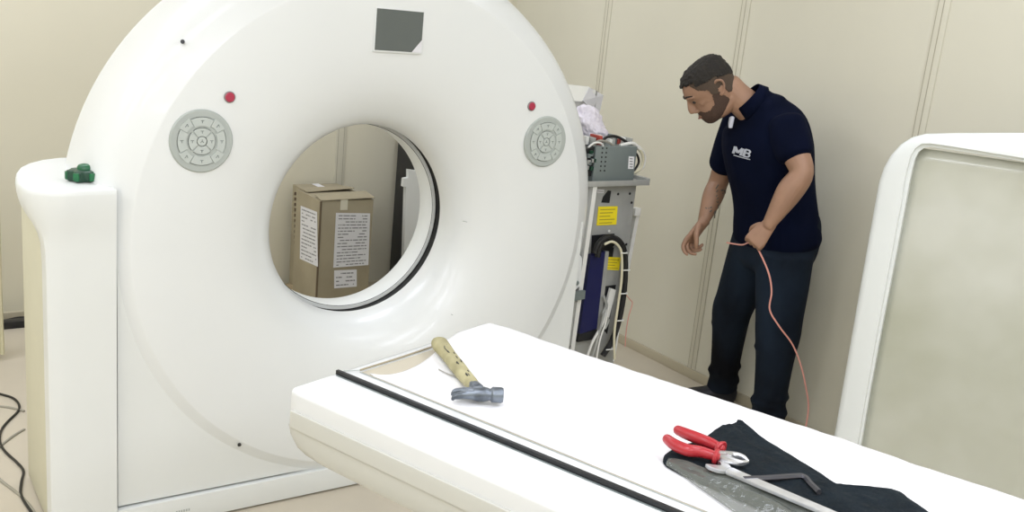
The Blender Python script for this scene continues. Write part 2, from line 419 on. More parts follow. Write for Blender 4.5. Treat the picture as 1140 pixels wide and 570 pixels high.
sheet('cutout', [(677, 275), (683.5, 275.5), (682, 286.5), (676, 286)], YC - .0012, .002, M_BLACK, rk)
sheet('cutout', [(671, 319), (686, 317), (676, 372), (668, 363)], YC - .0012, .002, M_BLACK, rk)
sheet('cutout', [(659, 262), (684, 260), (686, 270), (670, 292), (657, 300)], YC - .0012, .002, M_BLACK, rk)
sheet('cutout', [(686, 204), (706, 205.5), (700, 207), (690, 206)], YC - .0012, .002, M_BLACK, rk)
def wlabel(name, pix, m, ink, lines, Y, par, lab=None, depth=.0012):
    o = sheet(name, pix, Y, -depth, m, par, lab)
    a, b2, c, d = [Vector((*pp, 0)) for pp in pix]
    bm = B(); rnd = random.Random(len(pix) * 7 + lines)
    for i in range(lines):
        t = (i + .8) / (lines + .6); l = a.lerp(d, t); r = b2.lerp(c, t); e = .88 if rnd.random() > .3 else .55 + .3 * rnd.random()
        s, e2 = l.lerp(r, .1), l.lerp(r, e)
        k = .26 / (lines + 1)
        dn = (d - a) * k
        prism(bm, [at(s.x, s.y, Y - depth), at(e2.x, e2.y, Y - depth), at(e2.x + dn.x, e2.y + dn.y, Y - depth), at(s.x + dn.x, s.y + dn.y, Y - depth)], (0, -.0006, 0))
    link('print', bm, ink, o, smooth=False) if par is not None and par.parent is None else bm.free()
    return o
def plabel(par, pix, m, ink, lines, Y, lab):
    """label as a sub-part: its print is joined as a second material"""
    bm = prism(B(), [at(x, y, Y) for x, y in pix], (0, -.0012, 0)); nf = len(bm.faces)
    a, b2, c, d = [Vector((*pp, 0)) for pp in pix]
    for i in range(lines):
        t = (i + .8) / (lines + .6); l = a.lerp(d, t); r = b2.lerp(c, t); s, e2 = l.lerp(r, .12), l.lerp(r, .9 - .12 * (i % 3)); dn = (d - a) * (.3 / (lines + 1))
        prism(bm, [at(s.x, s.y, Y - .0012), at(e2.x, e2.y, Y - .0012), at(e2.x + dn.x, e2.y + dn.y, Y - .0012), at(s.x + dn.x, s.y + dn.y, Y - .0012)], (0, -.0006, 0))
    bm.faces.ensure_lookup_table()
    for f in bm.faces[nf:]: f.material_index = 1
    o = link('warning_label', bm, [m, ink], par, smooth=False); tag(o, lab); return o
plabel(rk, [(666, 230), (687.5, 229.5), (686, 250), (664, 251)], M_YEL, M_YELD, 5, YC - .001, 'yellow warning label')
plabel(rk, [(675.5, 286), (691, 286.5), (689, 301), (674, 300)], M_YEL, M_YELD, 4, YC - .001, 'smaller yellow warning label')
plabel(rk, [(665, 210.5), (672.5, 211), (672, 215), (664.5, 214.5)], M_PAPER, M_INK, 1, YC - .001, 'small white label')
# navy unit
q = [at(658, 284, YC - .02), at(674, 280, YC - .02), at(664.5, 366, YC - .02), at(645, 372, YC - .02)]
link('dark_blue_unit', prism(B(), q, (0, .03, 0)), M_NAVYBOX, rk, smooth=False)
sheet('unit_foot', [(645, 372), (665, 367), (660, 378), (643, 381)], YC - .022, .02, M_BLACK, rk)
sheet('unit_rail', [(674, 280), (678, 280), (669, 366), (664.5, 366)], YC - .016, .014, M_METAL, rk)
sheet('bracket_plate', [(680, 321), (686, 323), (676, 362), (670, 358)], YC - .02, .012, M_WHITEW, rk)
# white edge strips
def strip(pa, pb, w, Y, m, name, d=.02):
    a, c = at(*pa, Y), at(*pb, Y); z0 = 0.02
    k = (c - a); c = a + k * ((z0 - a.z) / k.z)
    return link(name, prism(B(), [a, a + Vector((w, 0, 0)), c + Vector((w, 0, 0)), c], (0, d, 0)), m, gan, smooth=False)
tag(strip((661, 204.5), (645.5, 316), .021, YC - .045, M_WHITEW, 'edge_strip', .03), 'narrow white upright edge strip')
tag(strip((709, 236), (697, 300), .020, YC + .10, M_WHITEW, 'edge_strip', .03), 'narrow white edge strip of the rear cover')
link('strip_cap', box(B(), (at(706, 238, YC + .09).x, YC + .085, at(706, 238, YC + .09).z - .01), (at(713, 233, YC + .09).x, YC + .12, at(706, 232, YC + .09).z), bev=.003), M_WHITEW, gan)
# cover tab, screw and bracket
p = [(640, 276), (648, 287), (647, 313), (645, 319), (640, 323), (633, 336), (626, 352), (620, 366), (612, 366), (622, 330)]
tab = link('cover_tab', prism(B(), [at(x, y, 3.0) for x, y in p], (0, .012, 0)), M_WHITE, gan, smooth=False)
s = at(642, 315, 3.0); sc = link('screw', disc_y(B(), s.x, s.z, 2.994, 3.002, .010, 20, bev=.002), M_METALD, tab)
sheet('grey_clip', [(638, 325), (652, 323.5), (651, 333), (645, 334), (637, 336)], 2.985, .012, M_METALD, gan)
sheet('inner_bracket', [(638, 336), (645, 335), (638, 385), (622, 383), (627, 362), (634, 365)], 3.01, .01, M_METAL, gan)
# tray and electronics
ta, tb = at(650, 197), at(716, 203)
bm = box(B(), (2.45, YC - .05, tr.z + .001), (tb.x - .010, YC + .24, tr.z + .016), bev=.002)
box(bm, (tb.x - .03, YC - .05, tr.z), (tb.x - .008, YC + .24, tr.z + .03), bev=.002)
box(bm, (2.45, YC - .052, tr.z + .001), (tb.x - .012, YC - .045, tr.z + .024), bev=.001)
link('equipment_tray', bm, M_METAL, gan)
zt = tr.z + .017
bl, br = at(664, 162, YC - .03), at(705, 194, YC - .03)
bm = box(B(), (bl.x, YC - .03, zt), (br.x + .004, YC + .12, bl.z - .004), bev=.002)
eb = link('electronics_box', bm, M_METALD, gan); tag(eb, 'grey steel electronics box')
YE = YC - .031
plb = B()
for y0 in range(6):
    for x0 in (671, 675.5): p = at(x0 - y0 * .5, 165 + y0 * 5, YE); disc_y(plb, p.x, p.z, YE - .0006, YE + .001, .0035, 10)
link('vent_holes', plb, M_BLACK, eb, smooth=False)
bm = prism(B(), [at(x, y, YE) for x, y in ((700, 174), (706, 174.5), (705, 188), (699, 188))], (0, -.001, 0)); nf = len(bm.faces)
for i in range(4):
    y = 176 + i * 3; prism(bm, [at(xx, yy, YE - .001) for xx, yy in ((701, y), (704.5, y + .3), (704.3, y + 1.5), (700.9, y + 1.2))], (0, -.0004, 0))
bm.faces.ensure_lookup_table()
for f in bm.faces[nf:]: f.material_index = 1
tag(link('serial_label', bm, [M_PAPER, M_INK], eb, smooth=False), 'small white upright label')
# circuit side left of the box, dark and busy
sheet('circuit_block', [(650, 166), (664, 163), (664, 196), (650, 196)], YC - .02, .1, M_BLACK, gan)
rnd = random.Random(3)
for i in range(9):
    x, y = 652 + rnd.random() * 8, 168 + rnd.random() * 22; p = at(x, y, YC - .022)
    link('component', box(B(), (p.x - .006, YC - .034, p.z - .008), (p.x + .008, YC - .02, p.z + .008), bev=.002), (M_METAL, M_METALD, M_GREEND)[i % 3], gan)
for i in range(12):
    x = 654 + i * 4.1; p = at(x, 160 + rnd.random() * 3, YC + .02); h = .012 + rnd.random() * .022
    link('connector', box(B(), (p.x - .007, YC - .01 + rnd.random() * .05, bl.z - .006), (p.x + .009, YC + .05 + rnd.random() * .03, bl.z + h), bev=.002), (M_WHITEW, M_METAL, M_METALD, M_REDW, M_WHITEW, M_METAL)[i % 6], gan)
def wire(pix, Y, r, m, name='wire', dy=None, par=None):
    pts = [at(x, y, Y + (dy[i] if dy else 0)) for i, (x, y) in enumerate(pix)]
    return link(name, tube(B(), pts, r, 8, 5), m, par or gan)
wire([(668, 160), (675, 153), (686, 152), (697, 158), (700, 165)], YC + .02, .006, M_RUBBER)
wire([(672, 162), (680, 155), (690, 157), (696, 163)], YC + .05, .005, M_WHITEW)
wire([(705, 163), (713, 168), (716, 177), (713, 188), (704, 193)], YC + .03, .006, M_CREAMW)
wire([(703, 160), (712, 164), (718, 174), (716, 186), (707, 193)], YC + .05, .005, M_WHITEW)
wire([(702, 166), (709, 172), (711, 181), (706, 190)], YC + .0, .005, M_RUBBER)
wire([(660, 163), (666, 157), (676, 158), (684, 163)], YC - .01, .005, M_GREYW)
wire([(655, 164), (662, 159), (670, 160), (672, 166)], YC - .02, .004, M_WHITEW)
wire([(690, 162), (699, 160), (706, 160), (712, 166)], YC + .0, .007, M_WHITEW)
# cable loom down the frame
wire([(665, 286), (668, 274), (676, 266), (686, 266), (693, 274), (696, 290), (695, 320), (690, 352), (682, 378), (671, 396)], YC - .035, .013, M_RUBBER, 'cable_loom')
wire([(662, 282), (666, 271), (675, 264), (684, 265), (690, 272)], YC - .05, .011, M_RUBBER, 'cable_loom')
wire([(673, 272), (681, 269), (688, 273), (692, 283), (692, 310), (688, 340), (684, 370), (684, 400)], YC - .055, .0055, M_CREAMW)
wire([(697, 296), (694, 330), (688, 372), (683, 402)], YC - .04, .004, M_WHITEW)
wire([(676, 345), (670, 362), (660, 380), (654, 396)], YC - .04, .006, M_WHITEW)
wire([(672, 350), (668, 366), (664, 382), (659, 398)], YC - .045, .005, M_METAL)
wire([(678, 340), (674, 360), (668, 378), (664, 400)], YC - .05, .004, M_WHITEW)
wire([(672, 330), (675, 340), (671, 350), (677, 356), (673, 366)], YC - .03, .007, M_METAL)
wire([(693, 324), (701, 333), (704, 338), (700, 352), (697, 370), (696, 386)], YC + .02, .0022, M_PINK)
for x, y in ((692, 281), (695, 300), (692, 326), (688, 356), (676, 388)):
    p = at(x, y, YC - .045); d = .019
    link('cable_tie', tube(B(), [p + Vector((-d, -.016, .002)), p + Vector((d, -.016, 0)), p + Vector((d + .006, .0, 0))], .0028, 8, 0), M_WHITEW, gan)

# ------------------------------------------------------------------ things behind the gantry on the right
p = [at(x, y, 3.36) for x, y in ((626, 93), (655, 96), (671, 104), (664, 150), (655, 190))]
zt2 = 1.20
a = at(622, 94, 3.40); c = at(656, 97, 3.40); e = at(670, 106, 3.40)
# open white carton standing on the shelf behind
ct = thing('carton', 'white board carton with open flap behind the scanner, above the grey electronics box', 'box', ((a.x + c.x) / 2, 3.46, 1.02))
w0, w1, h = a.x - .04, e.x - .03, c.z - .005
bm = B()
box(bm, (w0, 3.40, 1.02), (w1, 3.405, h - .01)); box(bm, (w0, 3.56, 1.02), (w1, 3.565, h - .01)); box(bm, (w0, 3.40, 1.02), (w0 + .005, 3.565, h - .01)); box(bm, (w1 - .005, 3.40, 1.02), (w1, 3.565, h - .01)); box(bm, (w0, 3.40, 1.02), (w1, 3.565, 1.026))
link('box_body', bm, M_CARDW, ct, smooth=False)
bm = B(); prism(bm, [at(628, 93.5, 3.39), at(656, 96.5, 3.39), at(648, 113, 3.34), at(632, 112, 3.34)], (0, .004, 0))
link('flap', bm, M_CARDW, ct, smooth=False)
bm = B(); prism(bm, [at(656, 97, 3.40), at(672, 106, 3.42), at(668, 124, 3.42), at(664, 128, 3.40), at(649, 112, 3.36)], (0, .004, 0))
tag(link('flap', bm, M_PAPER, ct, smooth=False), 'greyer folded side flap')
# shelf bracket that carries the carton (rear gantry shelf)
link('rear_shelf', box(B(), (2.50, 3.25, .985), (w1 + .06, 3.58, 1.018), bev=.003), M_METALD, gan)
link('rear_upright', box(B(), (2.56, 3.30, 0), (w1 - .02, 3.56, .985), bev=.003), M_METAL, gan)
# crumpled bag
bm = B(); bmesh.ops.create_icosphere(bm, subdivisions=6, radius=1)
ctr = at(651, 136, 3.25); ctr2 = at(664, 152, 3.25)
for v in bm.verts:
    n = v.co.normalized(); k = 1 + .30 * noise.noise(n * 1.6 + Vector((3, 1, 0))) + .16 * (abs(noise.noise(n * 4.5)) - .2) + .07 * (abs(noise.noise(n * 12)) - .2)
    v.co = Vector((n.x * .085 * k, n.y * .07 * k, n.z * .10 * k)); v.co.x += -.35 * v.co.z
    v.co += (ctr + ctr2) / 2 + Vector((-.012, 0, -.004))
    v.co.z = max(v.co.z, bl.z + .001)
tag(link('plastic_bag', bm, M_BAG, ang=180), 'crumpled white plastic bag on the electronics beside the scanner', 'bag')

# ------------------------------------------------------------------ green knob on the pillar top
kc = Vector((.612, 3.045, 1.134))
gk = thing('screw_knob', 'green plastic lobed screw knob lying on the left pillar of the scanner', 'knob', kc)
bm = B(); n = 48; rings = []
def lobe(r, k): a = 2 * PI * k / n + .3; return Vector((kc.x + r * (1 + .14 * math.cos(6 * a)) * math.cos(a), kc.y + r * (1 + .14 * math.cos(6 * a)) * math.sin(a), 0))
for r, z in ((.034, 0), (.038, .003), (.040, .008), (.040, .026), (.037, .031), (.03, .033)):
    rings.append([Vector((lobe(r, k).x, lobe(r, k).y, kc.z + z)) for k in range(n)])
loft(bm, rings); link('knob_body', bm, M_GREEND, gk)
bm = B(); rings = [[Vector((kc.x + .008 + r * math.cos(2 * PI * k / 24), kc.y + .006 + r * math.sin(2 * PI * k / 24), kc.z + .031 + z)) for k in range(24)] for r, z in ((.022, 0), (.021, .008), (.017, .014), (.009, .017), (.002, .018))]
loft(bm, rings); tag(link('knob_hub', bm, M_GREEN, gk), 'brighter green domed hub')
for k in range(6):
    a = 2 * PI * k / 6 - .05; bm = B()
    box(bm, (.0395, -.0085, .004), (.0475, .0085, .028), M=Matrix.Translation(kc) @ Matrix.Rotation(a, 4, 'Z'), bev=.003)
    link('grip', bm, M_GREEN, gk)

# ------------------------------------------------------------------ patient table
TA = math.radians(18.8); TO = Vector((.748, 1.762, 0)); TR = Matrix.Translation(TO) @ Matrix.Rotation(TA, 4, 'Z')
def T(u, v, z): return TR @ Vector((u, -v, z))
def ti(p): q = TR.inverted() @ p; return q.x, -q.y
ZT = .95; LEN = 2.35; W = .672
tb_ = thing('patient_table', 'long white patient table in front of the scanner, tools lying on it', 'scanner table', TO, TA)
def tsec(v, zb, inset=0.0):
    zt = ZT; i = inset
    left = [(.115, zt), (.012 + i, zt - .0003), (.006 + i, zt - .0015), (.0015 + i, zt - .005), (.0 + i, zt - .010)]
    pts = [(u, z) for u, z in left]
    pts += [(.0 + i, zt - .05), (.0 + i, max(zb + .02, .0)), (.006 + i, zb + .006), (.03 + i, zb)]
    pts += [(W - .03 - i, zb), (W - .006 - i, zb + .006), (W - i, zb + .02), (W - i, zt - .018), (W - .006 - i, zt - .005), (W - .02 - i, zt)]
    return [T(u, v, z) for u, z in pts]
rings = []
for v, zb, i in ((0.001, .862, .010), (.0, .856, .004), (.006, .842, .0), (.024, .826, 0), (.05, .818, 0), (.104, .813, 0), (.3, .812, 0), (1.2, .812, 0), (LEN - .02, .812, 0), (LEN, .83, .01)):
    rings.append(tsec(v, zb, i))
bm = B(); loft(bm, rings); link('table_shell', bm, M_TABLE, tb_, ang=50)
# side band, both sides
for sgn, u0, u1 in ((0, -.006, .002), (1, W - .002, W + .006)):
    bm = B(); box(bm, (u0, -(LEN - .04), .8695), (u1, -.008, .9075), bev=.003, seg=3); bmesh.ops.transform(bm, matrix=TR, verts=bm.verts[:])
    link('side_band', bm, M_TSIDE, tb_)
# cream lower flank below the band
bm = B(); rings = []
for v, zb in ((.002, .862), (.008, .842), (.024, .8265), (.05, .8185), (.104, .8135), (.3, .8125), (LEN - .05, .8125)):
    rings.append([T(-.0012, v, .870), T(-.0012, v, zb + .012), T(.006, v, zb - .0012), T(.05, v, zb - .0015), T(.06, v, zb + .01), T(.01, v, .87)])
loft(bm, rings); link('lower_flank', bm, M_TSIDE, tb_, ang=60)
def tbox(name, u0, u1, v0, v1, z0, z1, m, par=tb_, bev=.001, label=None):
    bm = box(B(), (u0, -v1, z0), (u1, -v0, z1), bev=bev); bmesh.ops.transform(bm, matrix=TR, verts=bm.verts[:])
    o = link(name, bm, m, par)
    if label: tag(o, label)
    return o
tbox('rail', .1265, .1345, .0, LEN - .05, ZT - .004, ZT + .010, M_BLACK, label='black rail set lengthwise in the top')
tbox('rail_lip', .1215, .1262, .005, LEN - .05, ZT - .003, ZT + .001, M_METALD)
# concave cradle mat and its end lip
bm = B(); rings = []
for i in range(2):
    v = (.030, LEN - .06)[i]; pts = []
    for k in range(17): u = .176 + (W - .02 - .176) * k / 16; t = (k / 8 - 1); pts.append(T(u, v, ZT + .001 + -.001 + .002 * abs(t) ** 2.2))
    pts += [T(W - .02, v, ZT - .002), T(.176, v, ZT - .002)]; rings.append(pts)
loft(bm, rings); link('cradle_mat', bm, M_MAT, tb_, ang=60)
bm = tube(B(), [T(.174, .026, ZT + .006), T(.30, .024, ZT + .0035), T(.435, .022, ZT + .0035)], .0022, 8, 4); tag(link('end_lip', bm, M_CARD, tb_), 'thin brown lip across the end of the mat')
bm = tube(B(), [T(.174, .026, ZT + .006), T(.150, .0, ZT + .002)], .0012, 8, 0); bm = tube(bm, [T(.174, .026, ZT + .0015), T(.174, .35, ZT + .001), T(.174, LEN - .07, ZT + .001)], .0009, 8, 0)
link('mat_edge', bm, M_PANEL, tb_)
# pedestal
bm = B(); rings = []
for z, i in ((0, 0), (.10, 0), (.12, .03), (.60, .05), (.80, .03), (.813, .0)):
    pts = []
    for cx, cy, a0 in ((.10 + i + .05, .62 + i + .05, 180), (.57 - i - .05, .62 + i + .05, 270), (.57 - i - .05, 2.0 - i - .05, 0), (.10 + i + .05, 2.0 - i - .05, 90)):
        for x, y in arcpts((cx, cy), .05, a0, a0 + 90, 5): pts.append(T(x, y, z))
    rings.append(pts)
bm = B(); loft(bm, rings); link('pedestal', bm, M_WHITE2, tb_, ang=50)
# white sheet laid on the mat, its near corner folded back so the cream mat shows
def sheet_h(u, v): return ZT + .0095 + .0035 * noise.noise(Vector((u * 9, v * 5, 0))) + .0022 * noise.noise(Vector((u * 30, v * 22, 3)))
bm = B(); NU, NV = 44, 150; g = []
def sheet_v0(u):
    # exposed strip between the end lip and this edge
    if u < .44: t = (u - .176) / .264; return .028 + .125 * (1 - t) ** 1.0 * (t ** .35) + .005
    return .028 - .030 * min(1, (u - .44) / .1)
for i in range(NU + 1):
    u = .1772 + (W - .012 - .1772) * i / NU; row = []
    v0 = sheet_v0(u)
    for j in range(NV + 1):
        t = j / NV; v = v0 + (LEN - .25 - v0) * t
        z = sheet_h(u, v)
        if i == 0: z = ZT + .0030
        if j == 0: z = ZT + .006
        row.append(bm.verts.new(T(u, v, z)))
    g.append(row)
for i in range(NU):
    for j in range(NV): bm.faces.new((g[i][j], g[i + 1][j], g[i + 1][j + 1], g[i][j + 1]))
o = link('bed_sheet', bm, M_SHEET, ang=180); so = o.modifiers.new('thickness', 'SOLIDIFY'); so.thickness = .0015; so.offset = -1
tag(o, 'thin wrinkled white sheet covering the mat of the patient table', 'sheet')
ZS = ZT + .0125

# ------------------------------------------------------------------ tools on the table
def tz(x, y, dz=0): return onz(x, y, ZS + dz)
# claw hammer
a, c = tz(488, 381, .014), tz(528, 432, .014)
hm = thing('claw_hammer', 'claw hammer with worn pale wooden handle lying on the white sheet', 'hammer', Vector((c.x, c.y, ZS)))
d = (c - a); d.z = 0; L_ = d.length; d.normalize(); n = Vector((-d.y, d.x, 0)); up = Vector((0, 0, 1))
secs = []
for t, w, h in ((.0, .0155, .013), (.03, .0195, .0155), (.15, .0190, .0150), (.35, .0165, .0135), (.55, .0170, .0135), (.75, .0160, .013), (.90, .0145, .0125), (1.0, .0135, .012)):
    secs.append((a + d * L_ * t + up * (0 if t < .9 else .002), w, h, n))
link('handle', eltube(B(), secs, 20, 4, 2.4), M_HANDLE, hm)
rnd = random.Random(5)
for i in range(18):
    t = .10 + .76 * rnd.random(); q = a + d * L_ * t + n * (.008 - .016 * rnd.random()) + up * .0134; l = .006 + .012 * rnd.random(); bm = B()
    quadbar(bm, q, q + d * l, .0016, .0010, n, up)
    link('wear_mark', bm, M_GAPD, hm, smooth=False)
f0 = tz(560, 440, .018); cl = tz(504, 437, .018); hd = (f0 - cl); hd.z = 0; HL = hd.length; hd.normalize(); hn = Vector((-hd.y, hd.x, 0))
e0 = c + d * .012
hcz = ZS + .018
fp = Vector((f0.x, f0.y, hcz)) - hd * .0
bm = B(); tube(bm, [fp, fp - hd * .004, fp - hd * .022, fp - hd * .026, fp - hd * .034], [.0145, .0165, .0165, .0125, .0125], 24, 0)
tube(bm, [fp - hd * .030, fp - hd * .045, fp - hd * .062], [.0135, .016, .0135], 16, 3)
hdo = link('hammer_head', bm, M_STEELD, hm, ang=40)
for s in (-1, 1):
    pts = [fp - hd * .052 + hn * s * .004, fp - hd * .075 + hn * s * .008 - d * .001, fp - hd * .098 + hn * s * .012 - up * .003, cl + hn * s * .0115 - up * .010]
    for q in pts: pass
    bm = eltube(B(), [(q, w, h, hn) for q, w, h in zip(pts, (.009, .0085, .007, .004), (.012, .009, .006, .003))], 12, 4, 2.6)
    link('claw', bm, M_STEELD, hm)
link('cheek', eltube(B(), [(c - d * .006 + up * .003, .012, .011, n), (c + d * .02 + up * .003, .014, .0135, n)], 16, 2, 3), M_STEELD, hm)
# loose thin wire beside the hammer
tag(link('wire_piece', tube(B(), [tz(488, 411, .001), tz(500, 417, .002), tz(514, 421, .002)], .0012, 6, 4), M_GREYW), 'short thin grey wire lying beside the hammer handle', 'wire')
# charcoal cloth
Lc = [(806, 479), (791, 485), (778, 493), (752, 501), (739, 509), (742, 519), (775, 536), (815, 553), (860, 573), (905, 592), (955, 612), (1005, 632), (1050, 650)]
Rc = [(821, 474), (832, 480), (845, 489), (862, 499), (884, 511), (910, 526), (937, 543), (968, 546), (1000, 549), (1014, 558), (1036, 574), (1062, 596), (1090, 622)]
lw = smoothpts([tz(x, y) for x, y in Lc], 5); rw = smoothpts([tz(x, y) for x, y in Rc], 5)
bm = B(); g = []; NS = 44
for i, (l, r) in enumerate(zip(lw, rw)):
    row = []
    for j in range(NS + 1):
        s = j / NS; q = l.lerp(r, s); w = (noise.noise(q * 22) * .5 + .5)
        env = (1 - abs(2 * s - 1) ** 5) * min(1, i / 3 + .15)
        k = .004 + .007 * env + env * (.010 * (noise.noise(Vector((q.x * 14, q.y * 14, 1))) * .5 + .35) + .006 * abs(noise.noise(Vector((q.x * 45, q.y * 30, 2)))))
        if i < 22: k += .010 * math.exp(-((s - .95) / .10) ** 2) * (1 - i / 22)
        row.append(bm.verts.new(Vector((q.x + .002 * noise.noise(q * 60), q.y, ZS + max(.0025, k if 0 < j < NS else .0025)))))
    g.append(row)
top = [f for f in range(0)]
for i in range(len(g) - 1):
    for j in range(NS): bm.faces.new((g[i][j], g[i + 1][j], g[i + 1][j + 1], g[i][j + 1]))
def add_skirt(bm, drop):
    be = [e for e in bm.edges if len(e.link_faces) == 1]
    r = bmesh.ops.extrude_edge_only(bm, edges=be)
    for v in r['geom']:
        if isinstance(v, bmesh.types.BMVert): v.co.z = drop
add_skirt(bm, ZS - .001)
cloth_bvh = BVHTree.FromBMesh(bm)
tag(link('folded_cloth', bm, M_CLOTH, ang=180), 'dark charcoal cloth bunched on the patient table under the pliers', 'cloth')
def on_cloth(x, y, lift):
    p = tz(x, y, .012); h = cloth_bvh.ray_cast(Vector((p.x, p.y, ZS + .2)), Vector((0, 0, -1)))
    z = h[0].z if h[0] else ZS
    return z
# side cutters with red grips
def pz(x, y, z): return onz(x, y, z)
zp = ZS + .030
pv = pz(806, 505, zp)
pl_ = thing('side_cutters', 'side cutting pliers with red insulated handles on the dark cloth', 'pliers', Vector((pv.x, pv.y, ZS + .01)))
h1 = [pz(x, y, zp + dz) for x, y, dz in ((755, 479, .0), (764, 483, .001), (777, 488, .002), (790, 493, .001), (802, 499, .0))]
h2 = [pz(x, y, zp + dz) for x, y, dz in ((743, 489, .0), (751, 495, .001), (765, 501, .002), (780, 503, .001), (797, 508, .0))]
for h in (h1, h2):
    tube_r = [.0098, .0112, .0116, .0108, .0090]
    link('handle', tube(B(), h, tube_r, 14, 5, rounded=True), M_PLIER, pl_)
    dd = (h[-1] - h[-2]).normalized(); nn = Vector((-dd.y, dd.x, 0)).normalized()
    bm = eltube(B(), [(h[-1] - dd * .004, .0145, .012, nn), (h[-1] + dd * .001, .0175, .0135, nn), (h[-1] + dd * .004, .0145, .012, nn)], 16, 3, 2.4, False)
    link('finger_guard', bm, M_PLIER, pl_)
hp = pz(812, 509, zp); tip = pz(832, 515, zp - .002); ax = (tip - hp); ax.z = 0; al = ax.length; ax.normalize(); sd = Vector((-ax.y, ax.x, 0))
for s in (-1, 1):
    pts = [hp - ax * .022 + sd * s * .007, hp - ax * .006 + sd * s * .0085, hp + ax * al * .35 + sd * s * .0145, hp + ax * al * .72 + sd * s * .012, hp + ax * al + sd * s * .0015]
    bm = eltube(B(), [(q, w, t, sd) for q, w, t in zip(pts, (.0065, .009, .0072, .0052, .003), (.004, .006, .006, .005, .003))], 12, 4, 3)
    link('jaw', bm, M_STEEL, pl_)
bm = B(); bmesh.ops.create_cone(bm, cap_ends=True, segments=20, radius1=.0075, radius2=.007, depth=.014)
bmesh.ops.transform(bm, matrix=Matrix.Translation(hp + up * .001), verts=bm.verts[:]); link('pivot', bm, M_STEEL, pl_)
# wrench and hex key
zw = ZS + .022
w0_, w1_ = pz(806, 522, zw), pz(934, 576, zw); wd = (w1_ - w0_); wd.z = 0; wd.normalize(); wn = Vector((-wd.y, wd.x, 0))
wr = thing('open_end_wrench', 'long shiny steel open ended wrench lying across the dark cloth', 'wrench', Vector((w0_.x, w0_.y, ZS + .01)))
bm = B(); LW = (w1_ - w0_).length + .10
outl = [(.0, -.007), (.012, -.0125), (.03, -.0115), (LW, -.0105), (LW, .0105), (.03, .0115), (.012, .0135), (.0, .009)]
prism(bm, [w0_ + wd * a_ + wn * b__ - up * .003 for a_, b__ in outl], up * .006)
bmesh.ops.bevel(bm, geom=bm.edges[:], offset=.0012, segments=2, affect='EDGES'); link('shaft', bm, M_STEEL, wr, ang=40)
bm = B(); o_ = w0_ - wd * .006
jaw = [(.014, -.011), (.004, -.019), (-.014, -.021), (-.024, -.016), (-.012, -.010), (-.003, -.003), (.0, .003), (-.006, .010), (-.016, .014), (-.010, .021), (.004, .019), (.014, .012)]
prism(bm, [o_ + wd * a_ + wn * b__ - up * .004 for a_, b__ in jaw], up * .008)
bmesh.ops.bevel(bm, geom=[e for e in bm.edges], offset=.0012, segments=2, affect='EDGES'); link('open_jaw', bm, M_STEEL, wr, ang=40)
zh = ZS + .022
pts = [pz(x, y, zh) for x, y in ((828, 533.5), (860, 532.0), (886, 530.2), (893, 530.4), (898, 533), (902, 538), (912, 548))]
tag(link('hex_key', tube(B(), pts, .0055, 6, 4), M_HEX, ang=30), 'black L-shaped hex key lying on the dark cloth', 'hex key')
# clear plastic pouch under the wrench
bm = B(); g = []
Lp = [(741, 519), (757, 529), (776, 543), (796, 557), (812, 568), (830, 582), (850, 600)]
Rp = [(744, 515), (776, 526), (806, 536), (840, 548), (875, 561), (905, 572), (940, 588)]
lw = smoothpts([tz(x, y) for x, y in Lp], 6); rw = smoothpts([tz(x, y) for x, y in Rp], 6)
for i, (l, r) in enumerate(zip(lw, rw)):
    row = []
    for j in range(21):
        s = j / 20; q = l.lerp(r, s); env = 1 - abs(2 * s - 1) ** 4
        z = ZS + .0022 + env * (.007 + .012 * abs(noise.noise(Vector((q.x * 16, q.y * 9, 4)))))
        hcl = on_cloth(0, 0, 0) if False else 0
        h_ = cloth_bvh.ray_cast(Vector((q.x, q.y, ZS + .2)), Vector((0, 0, -1)))
        if h_[0]: z = max(z, h_[0].z + .0012)
        row.append(bm.verts.new(Vector((q.x, q.y, z))))
    g.append(row)
for i in range(len(g) - 1):
    for j in range(20): bm.faces.new((g[i][j], g[i + 1][j], g[i + 1][j + 1], g[i][j + 1]))
o = link('plastic_pouch', bm, M_FILM, ang=180); tag(o, 'clear crinkled plastic pouch on the table edge of the dark cloth', 'plastic bag')
so = o.modifiers.new('thickness', 'SOLIDIFY'); so.thickness = .0004

# ------------------------------------------------------------------ cardboard boxes behind the bore
YX = 4.5
fl = ony(357, 224, YX); fr = ony(415, 222, YX); zt3 = fl.z
bk = onz(332, 210, zt3)
cb = thing('cardboard_box', 'brown cardboard box with paper labels seen through the scanner bore', 'box', ((fl.x + fr.x) / 2, YX + .16, .10))
bx0, bx1, by1 = fl.x, fr.x + .006, bk.y
link('box_body', box(B(), (bx0, YX, .10), (bx1, by1, zt3), bev=.004), M_CARD, cb)
def flap(pts, name='flap', th=.004, m=M_CARD, par=cb): return link(name, prism(B(), pts, (0, 0, th)), m, par, smooth=False)
flap([(bx0 + .002, YX - .002, zt3 + .001), (bx1 + .004, YX - .004, zt3 + .008), (bx1, YX + .10, zt3 + .022), (bx0 + .01, YX + .10, zt3 + .010)])
flap([(bx0 + .01, by1 - .12, zt3 + .004), (bx1 - .01, by1 - .10, zt3 + .014), (bx1 - .01, by1, zt3 + .004), (bx0 + .01, by1, zt3 + .002)])
link('tape', box(B(), (bx0 + .11, YX - .0025, zt3 - .05), (bx0 + .15, YX + .0, zt3 + .006)), M_STRIP, cb)
link('worn_edge', box(B(), (bx0 - .002, YX - .002, .12), (bx0 + .007, YX + .005, zt3 - .002)), M_CARDD, cb)
